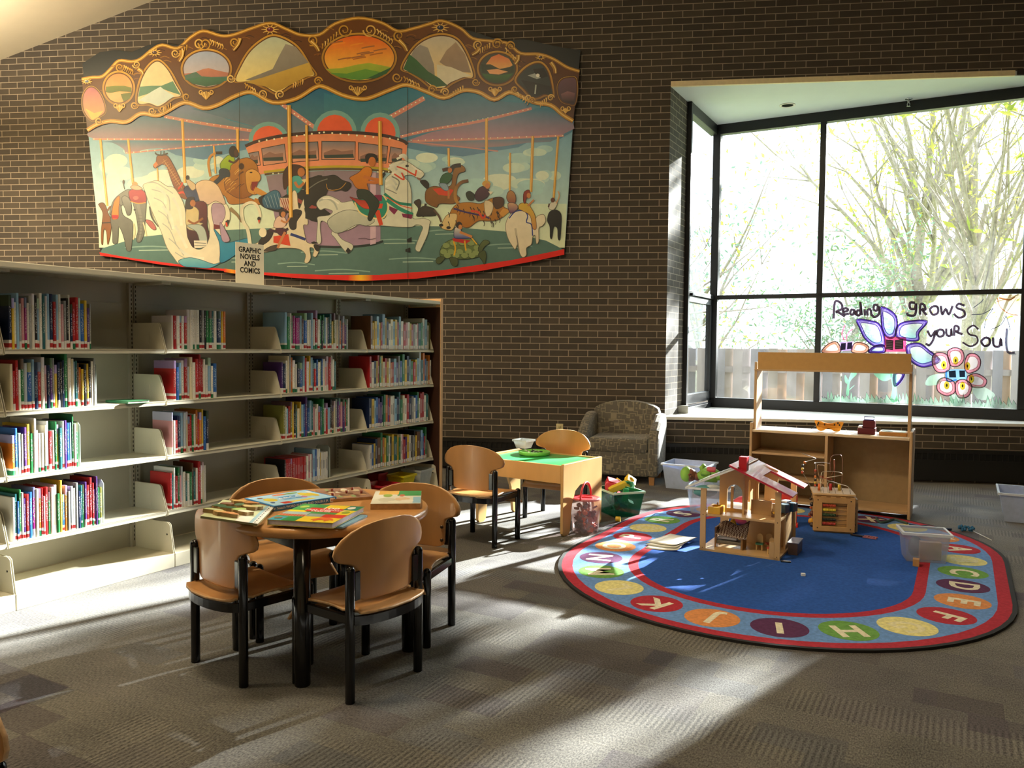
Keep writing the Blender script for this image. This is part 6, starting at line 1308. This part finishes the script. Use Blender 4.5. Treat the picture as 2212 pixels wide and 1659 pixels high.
pts=[on(x,y,(0,0,.020),(0,0,1)) for x,y in ((1893,1119),(1900,1128),(1915,1127),(1930,1122),(1945,1126),(1960,1131))]; t.location=pts[0]
G().tube([p-pts[0] for p in spl(pts,5,False)],.010,6).obj('strip',mat('strip_green','#46605a',.8),t)
# plastic bins on the base shelf of the far bay
def cs(s,y,z=.0825): p=P0+U*s-N*y; return (p.x,p.y,z)
def openbin(label,s,y,w0,d0,w1,d1,h,m,rz=0,nm='storage_bin',rim=.008,z=.0825):
    t=thing(nm,label,'bin',cs(s,y,z),RZ+rz); tub(t,w0,d0,w1,d1,h,.003,m,rim=rim,rimm=m); return t
rb=mat('bin_red','#b52430',.3); yb=mat('bin_yellow','#cdbb1e',.3)
openbin('red plastic bin on the base shelf of the far bay',2.09,.13,.16,.16,.22,.22,.10,rb)
openbin('small red-rimmed bucket behind the red bin on the base shelf',2.245,.285,.09,.09,.12,.12,.155,mat('bucket_red','#8f2430',.3),rim=.004)
openbin('yellow plastic bin on the base shelf of the far bay',2.39,.14,.13,.13,.17,.18,.135,yb)
openbin('clear plastic bin at the end of the base shelf by the oak panel',2.61,.13,.15,.15,.18,.20,.155,clear)
# grey box on the bay sill at the left
q=on(1470,893,(0,0,SZ+.031),(0,0,1)); t=thing('sill_box','small grey box lying on the white window sill next to the brick return','box',(q.x,q.y,SZ+.0305),R(-5)); G().b2(-.08,.08,0,.11,0,.085).obj('box',mat('grey_card','#8f8e84',.6),t,bev=.002); G().b2(.082,.135,.0,.11,0,.003).obj('flap',mat('flap_white','#dcdcdc',.5),t)
q=on(2125,901,(0,0,SZ+.031),(0,0,1)); o=G().prism([(0,0),(.12,.02),(.1,.07),(.02,.05)],.012).obj('paper_scrap',mat('paper'),None); o.location=(q.x,q.y+.03,SZ+.0305); tag(o,'crumpled white paper scrap at the right of the window sill','paper')
# ================= OUTSIDE
gr_=mat('ground_grass','#7d8a4c',.95,noise=.4,nsc=3)
g=G(); g.b2(-40,60,9.5,80,-.35,-.3); o=g.obj('ground',gr_); struct(o)
# fence of vertical boards, each board its own part
FZ=1.315; FY=12.6
pk_=[mat('fence_wood_%d'%k,c,.85,noise=.15,nsc=8,stretch=(1,1,.15)) for k,c in enumerate(('#a59a98','#9c8f84','#b0a6a6','#a88f7c','#8f8a90'))]
t=thing('board_fence','weathered vertical board fence outside beyond the bay windows','fence',(0,FY,-.3))
x=-.5; k=0
while x<12 and k<96:
    h=FZ+.3+rnd.uniform(-.008,.008); w_=.138
    if k==14 or k==52: G().b2(x-.01,x+.10,-.06,.04,0,h+.02).obj('post',pk_[2],t)
    G().b2(x,x+w_,-.01 if k%2 else .03,.01 if k%2 else .05,0,h).obj('board',pk_[rnd.randrange(5)],t); x+=.13 if k%7 else .145; k+=1
for z in (1.25,.35): G().b2(-.5,12,.01,.03,z,z+.09).obj('rail',pk_[0],t)
bark=mat('bark','#8f877d',.95,noise=.3,nsc=12); lfm=[mat('leaf_%d'%k,c,.7,noise=.2,nsc=3) for k,c in enumerate(('#8d9a3c','#a8a446','#5f7f4c','#6f8f7c'))]  # bark lightened so its colour carries the outdoor haze
for m in lfm:   # thin leaves let light through
    nt=m.node_tree; b=nt.nodes['Principled BSDF']; tl=nn(nt,'ShaderNodeBsdfTranslucent'); mx=nn(nt,'ShaderNodeMixShader'); mx.inputs[0].default_value=.5
    src=b.inputs['Base Color'].links[0].from_socket; nt.links.new(src,tl.inputs[0]); nt.links.new(b.outputs[0],mx.inputs[1]); nt.links.new(tl.outputs[0],mx.inputs[2]); nt.links.new(mx.outputs[0],nt.nodes['Material Output'].inputs[0])
def tree(label,x,y,h,r,seed,nb=9,spread=.5,leaves=1500,mats=(0,1),lo=.25,leaf=.07,z0=-.3,drop=0,keep=None):
    rs=random.Random(seed); t=thing('tree',label,'tree',(x,y,z0))
    tr=G(); ends=[]
    trunk=[V((rs.uniform(-.05,.05)*k,rs.uniform(-.05,.05)*k,h*.5*k/5)) for k in range(6)]; tr.tube(trunk,[r*(1-.1*k) for k in range(6)],8)
    for b_ in range(nb):
        a=rs.uniform(0,6.28); f=rs.uniform(lo,1); p=V(trunk[min(5,int(f*5))]); L=h*rs.uniform(.35,.6); d=V((math.cos(a)*spread,math.sin(a)*spread,rs.uniform(.5,1.1)-drop)).normalized()
        pts=[p]; 
        for k in range(5): d=(d+V((rs.uniform(-.2,.2),rs.uniform(-.2,.2),rs.uniform(-.1,.2)))).normalized(); pts.append(pts[-1]+d*L/5)
        tr.tube(pts,[r*.45*(1-.17*k) for k in range(6)],5); 
        for q in range(5):
            s=pts[rs.randrange(1,6)]; d2=(d+V((rs.uniform(-.9,.9),rs.uniform(-.9,.9),rs.uniform(-.5,.8)))).normalized(); e=[s,s+d2*L*.15,s+d2*L*.3+V((0,0,rs.uniform(-.1,.1)))]; tr.tube(e,[r*.13,r*.08,r*.03],4); ends+=e[1:]
        ends+=pts[2:]
    tr.obj('trunk',bark,t)
    lv=G(); sp=h*.055
    for k in range(leaves):
        e=ends[rs.randrange(len(ends))]; c=e+V((rs.gauss(0,sp),rs.gauss(0,sp),rs.gauss(0,sp*.8)))
        if keep and not keep(V((x,y,z0))+c,rs): continue
        a=V((rs.gauss(0,1),rs.gauss(0,1),rs.gauss(0,1))).normalized(); b_=a.orthogonal().normalized(); s=leaf*rs.uniform(.6,1.3)
        lv.m=mats.index(rs.choice(mats)); lv.add([c-a*s,c+b_*s*.45,c+a*s,c-b_*s*.45],[(0,1,2,3)])
    lv.obj('foliage',[lfm[i] for i in mats],t,fix=False); return t
def dirp(px,dist): v=ray(px,750); v.z=0; v.normalize(); return v*dist
p=dirp(1985,31); tree('broad multi-stemmed tree with upswept bare branches outside the right window',p.x,p.y,14.5,.27,3,nb=22,spread=.42,leaves=2600,mats=(0,1),lo=.1,leaf=.11)
p=dirp(2090,34); tree('upright bare-topped tree right of the broad tree beyond the fence',p.x,p.y,16.5,.22,8,nb=16,spread=.3,leaves=1600,mats=(0,1),lo=.15,leaf=.11)
p=dirp(1840,24); tree('soft green shrub-like tree beyond the fence behind the centre mullion',p.x,p.y,5.4,.10,5,nb=16,spread=.7,leaves=2600,mats=(2,3),lo=.05,leaf=.08)
p=dirp(1600,15.0); tree('thin low-branched tree with sparse leaves outside the left window',p.x-1.5,p.y+.8,5.4,.07,11,nb=12,spread=1.2,leaves=420,mats=(2,3),lo=.25,leaf=.05,drop=.35)
p=dirp(1500,20); tree('pale tree seen through the narrow side window',p.x,p.y,7,.1,15,nb=12,spread=.8,leaves=1300,mats=(1,3),lo=.2)
# trees toward the low sun that dapple the light (right of the view)
sx,sy=math.sin(SUN_AZ),math.cos(SUN_AZ); pr_=V((sy,-sx,0))
def crown(c,rs):
    d=c-V((3.1,9.2,0)); l=d.dot(pr_); dd=d.dot(V((sx,sy,0))); z=c.z-(dd-12)*math.tan(SUN_EL)   # leaves culled along the sun rays to shape where sun patches fall
    if l>2.05: return z>3.5
    if l>1.4: return z<6.7
    if l>.9: return z>4.8
    if z<6.85: return rs.random()<.02
    if l<-1.6: return rs.random()<.6
    if l<-.68: return rs.random()<.07
    return rs.random()<.85
for k,(dd,lt,h,lv,sp_) in enumerate(((12,3.2,11.5,6500,.40),(14,7.6,11,4600,.5),(12.5,.2,11.5,8500,.40),(15,-3.4,11,3600,.45))):
    q=V((3.1,9.2,0))+V((sx,sy,0))*dd+pr_*lt; tree(['dense leafy maple on the sunny side of the bay','dense leafy maple farthest to the right outside','high-crowned maple on the sunny side nearest the view','sparse maple behind the high-crowned one'][k],q.x,q.y,h,.13,21+k,nb=20,spread=sp_,leaves=lv,mats=(0,1),lo=.5,leaf=.19,keep=crown)
# ================= WINDOW PAINTING on the right-hand lower pane
wn=U.copy(); oPl=V((corner.x,corner.y,0))-U*.006
wp=Paint(oPl,(wn.x,wn.y,0),(-wn.x,-wn.y,0),.00003)
wp.crop(1740,620,4.6864)
PU,PU2,LC,WH,BK='#7a55c4','#a58fe0','#a9e4ec','#f4f6fb','#4a4a58'
def petal(t,c1,c2,c3=None):
    q=[(a.x,a.y) for a in spl(wp.pts(t),5)]; cx=sum(a[0] for a in q)/len(q); cy=sum(a[1] for a in q)/len(q)
    ins=lambda f:[(cx+(a-cx)*f,cy+(b-cy)*f) for a,b in q+q[:2]]
    wp.fill([(cx+(a-cx)*.8,cy+(b-cy)*.8) for a,b in q],c3 or WH,LC if c3 is None else c3)
    wp.L(ins(.86),34,c1,smooth=False); wp.L(ins(.72),7,c2,smooth=False); wp.L(ins(.96),16,c2,smooth=False); wp.L(ins(1.03),9,BK,smooth=False)
# purple flower
for t_ in ('770 200 900 270 930 380 900 500 830 510 780 430 765 300','520 330 650 340 740 370 790 470 800 590 700 600 600 520 550 420','1230 345 1150 460 1140 540 1020 540 920 500 930 400 1020 350','1360 745 1250 640 1150 570 1030 590 1030 680 1080 760 1200 810','640 660 700 600 790 590 800 660','1000 870 900 870 900 1000 960 960'): petal(t_,PU2,PU)
wp.P('800 500 1020 510 1020 655 800 655','#e0568c'); wp.P('815 530 890 540 885 640 815 630','#3f4a44'); wp.P('905 540 990 525 990 625 905 630','#3f4a44')
for k in range(5): wp.L([(820,550+k*17),(880,553+k*17)],4,'#b9c4b4',smooth=False); wp.L([(912,548+k*16),(980,542+k*16)],4,'#b9c4b4',smooth=False)
# pink flower
for t_ in ('1440 700 1450 640 1520 615 1590 650 1600 740 1540 800 1470 790','1290 700 1350 665 1430 690 1460 780 1440 850 1340 860 1290 790','1640 690 1720 680 1770 740 1750 830 1650 870 1610 800','1650 900 1740 880 1830 940 1800 1010 1690 1010 1640 960','1340 960 1400 920 1500 960 1510 1060 1430 1100 1340 1050','1530 960 1610 940 1680 1000 1650 1100 1560 1120 1520 1050'): petal(t_,'#f0a8bc','#f6cdd4','#fbe9ec')
for x,y in ((1400,790),(1520,745),(1640,800),(1680,930),(1430,995),(1590,1000)): wp.E(x,y,28,42,'#e8dc4a'); wp.E(x,y,9,16,'#4a4a30')
wp.P('1425 840 1530 830 1620 835 1640 930 1540 940 1440 940','#8fc4ea'); wp.P('1450 850 1520 845 1525 915 1455 915','#28303c'); wp.P('1555 845 1615 845 1615 910 1560 912','#28303c'); wp.L('1425 850 1435 950 1530 940',16,'#3f8fe0')
# orange flower & book left, antennae
for t_ in ('170 660 230 580 320 560 350 660','640 610 580 570 500 570 470 655 600 665'): petal(t_,'#f0b4a0','#f6d8c8','#fbeee4')
wp.P('345 560 490 550 480 640 345 650','#c9a8e8'); wp.P('360 570 410 565 405 635 355 640','#2c2c3a'); wp.P('425 562 475 558 470 625 420 630','#2c2c3a'); wp.L('395 545 370 470 400 385',14,'#e0789c'); wp.L('410 545 430 470 480 425',12,'#e0789c')
# stems, leaves and grass
wp.S('860 880 920 880 920 1000 930 1150 860 1150 880 1020','#a4ecc8'); wp.S('470 860 520 880 450 960 440 1090 410 1090 430 960','#a4ecc8'); wp.S('400 890 430 940 430 980 400 960','#a4ecc8'); wp.S('500 990 450 1030 440 1050','#a4ecc8')
wp.S('690 870 860 870 860 930 780 950','#a9f0cc'); wp.S('1215 990 1260 900 1400 880 1380 950 1330 990','#c9f0dc'); wp.S('1690 1020 1800 1010 1920 1090 1850 1140 1740 1130','#d9f2e6'); wp.S('1460 1090 1600 1110 1580 1190 1500 1200','#d9f6ea')
gl_=[(165,1160)]
x=165
while x<2140: gl_.append((x,1110+rnd.uniform(-70,10)+ (x-165)*.03)); x+=rnd.uniform(18,44); gl_.append((x,1120+(x-165)*.035+rnd.uniform(0,20))); x+=rnd.uniform(8,20)
gl_+=[(2140,1235),(1500,1205),(900,1175),(165,1160)]
wp.fill(gl_,'#a9ecc4','#e2faf0'); wp.L([(a,b-6) for a,b in gl_[1:-4]],6,'#6a7074',smooth=False)
for k in range(120): x=rnd.uniform(180,2120); y=1140+(x-165)*.036+rnd.uniform(-20,20); wp.L([(x,y),(x+rnd.uniform(-14,14),y-rnd.uniform(20,44))],5,rnd.choice(['#d9f8ea','#8fd8ac','#f2fff8']),smooth=False)
# sun with wavy rays in the corner
wp.S('1940 120 2000 90 2200 90 2190 280 2100 270 2000 210','#f6d8b0','#fbefe0'); wp.L('1940 110 1970 200 2060 270 2150 285',10,'#e09058'); wp.L('1960 110 2060 130 2120 100',14,'#e8a468')
for t_ in ('1900 220 1830 320 1810 420','2030 290 1980 380 1880 430','2030 290 2060 380 2070 440','1680 280 1780 275 1840 250 1900 215','1700 210 1780 150 1800 120'): wp.L(t_,8,BK)
# lettering, dark strokes with white echo
LT=[('R',' 285 320 300 150 360 165 370 220 310 250 340 260 400 300'),('e','380 250 420 245 430 225 400 215 380 240 395 275 440 268'),('a','500 235 465 230 455 270 480 280 500 240 510 285'),('d','560 240 525 240 520 280 545 285 560 245 555 150 570 285'),('i','600 225 603 290'),('n','630 290 628 235 660 232 668 290'),('g','735 190 700 180 690 225 720 240 740 195 745 270 700 305 670 280'),
('g','1110 160 1060 160 1060 215 1105 220 1120 165 1110 280 1040 285 1030 260'),('r','1160 280 1165 180 1200 180 1215 230 1180 225 1225 285'),('o','1290 195 1260 230 1290 280 1340 260 1335 200 1290 195'),('w','1370 190 1385 280 1420 220 1450 280 1490 190'),('s','1610 190 1550 170 1530 210 1600 240 1610 290 1550 310 1500 270'),
('y','1235 440 1270 500 1320 440 1290 540 1250 590 1220 570'),('o','1350 430 1330 470 1350 500 1395 490 1395 440 1350 430'),('u','1425 420 1430 485 1470 490 1475 420 1480 495'),('r','1505 495 1510 400 1550 405 1545 445 1520 450 1590 480'),
('S','1750 430 1700 390 1640 430 1660 480 1730 500 1740 560 1670 600 1590 560'),('o','1820 510 1780 550 1810 595 1860 580 1860 525 1820 510'),('u','1900 510 1905 590 1960 600 1975 520 1985 600'),('l','2040 420 2030 560 2050 660 2120 665')]
for ch,t_ in LT: wp.L([(a+13,b+15) for a,b in wp.pts(t_)],16,'#eef1f6')
for ch,t_ in LT:
    q=wp.pts(t_); wp.L(q,25 if ch!='S' else 18,'#3c3440' if ch!='l' else '#7a7a8c'); wp.L([(a-3,b-3) for a,b in q],5,'#a87898')
wp.E(605,205,7,7,'#3c3440')
# thin paint on glass: lit from behind
pm=bpy.data.materials.new('glass_paint'); pm.use_nodes=True; nt=pm.node_tree; b=nt.nodes['Principled BSDF']; a_=nn(nt,'ShaderNodeVertexColor'); a_.layer_name='paint'
nt.links.new(a_.outputs[0],b.inputs['Base Color']); b.inputs['Roughness'].default_value=.6; tl=nn(nt,'ShaderNodeBsdfTranslucent'); vs_=nn(nt,'ShaderNodeVectorMath',operation='SCALE'); vs_.inputs['Scale'].default_value=.28; nt.links.new(a_.outputs[0],vs_.inputs[0]); nt.links.new(vs_.outputs[0],tl.inputs[0]); mx=nn(nt,'ShaderNodeMixShader'); mx.inputs[0].default_value=.6
nt.links.new(b.outputs[0],mx.inputs[1]); nt.links.new(tl.outputs[0],mx.inputs[2])
tp_=nn(nt,'ShaderNodeBsdfTransparent'); nt.links.new(a_.outputs[0],tp_.inputs[0]); m2=nn(nt,'ShaderNodeMixShader'); m2.inputs[0].default_value=.35; nt.links.new(mx.outputs[0],m2.inputs[1]); nt.links.new(tp_.outputs[0],m2.inputs[2]); nt.links.new(m2.outputs[0],nt.nodes['Material Output'].inputs[0])
o=wp.obj('window_painting',pm); tag(o,'hand-painted flowers, books and the words reading grows your soul on the lower right window pane','window painting')
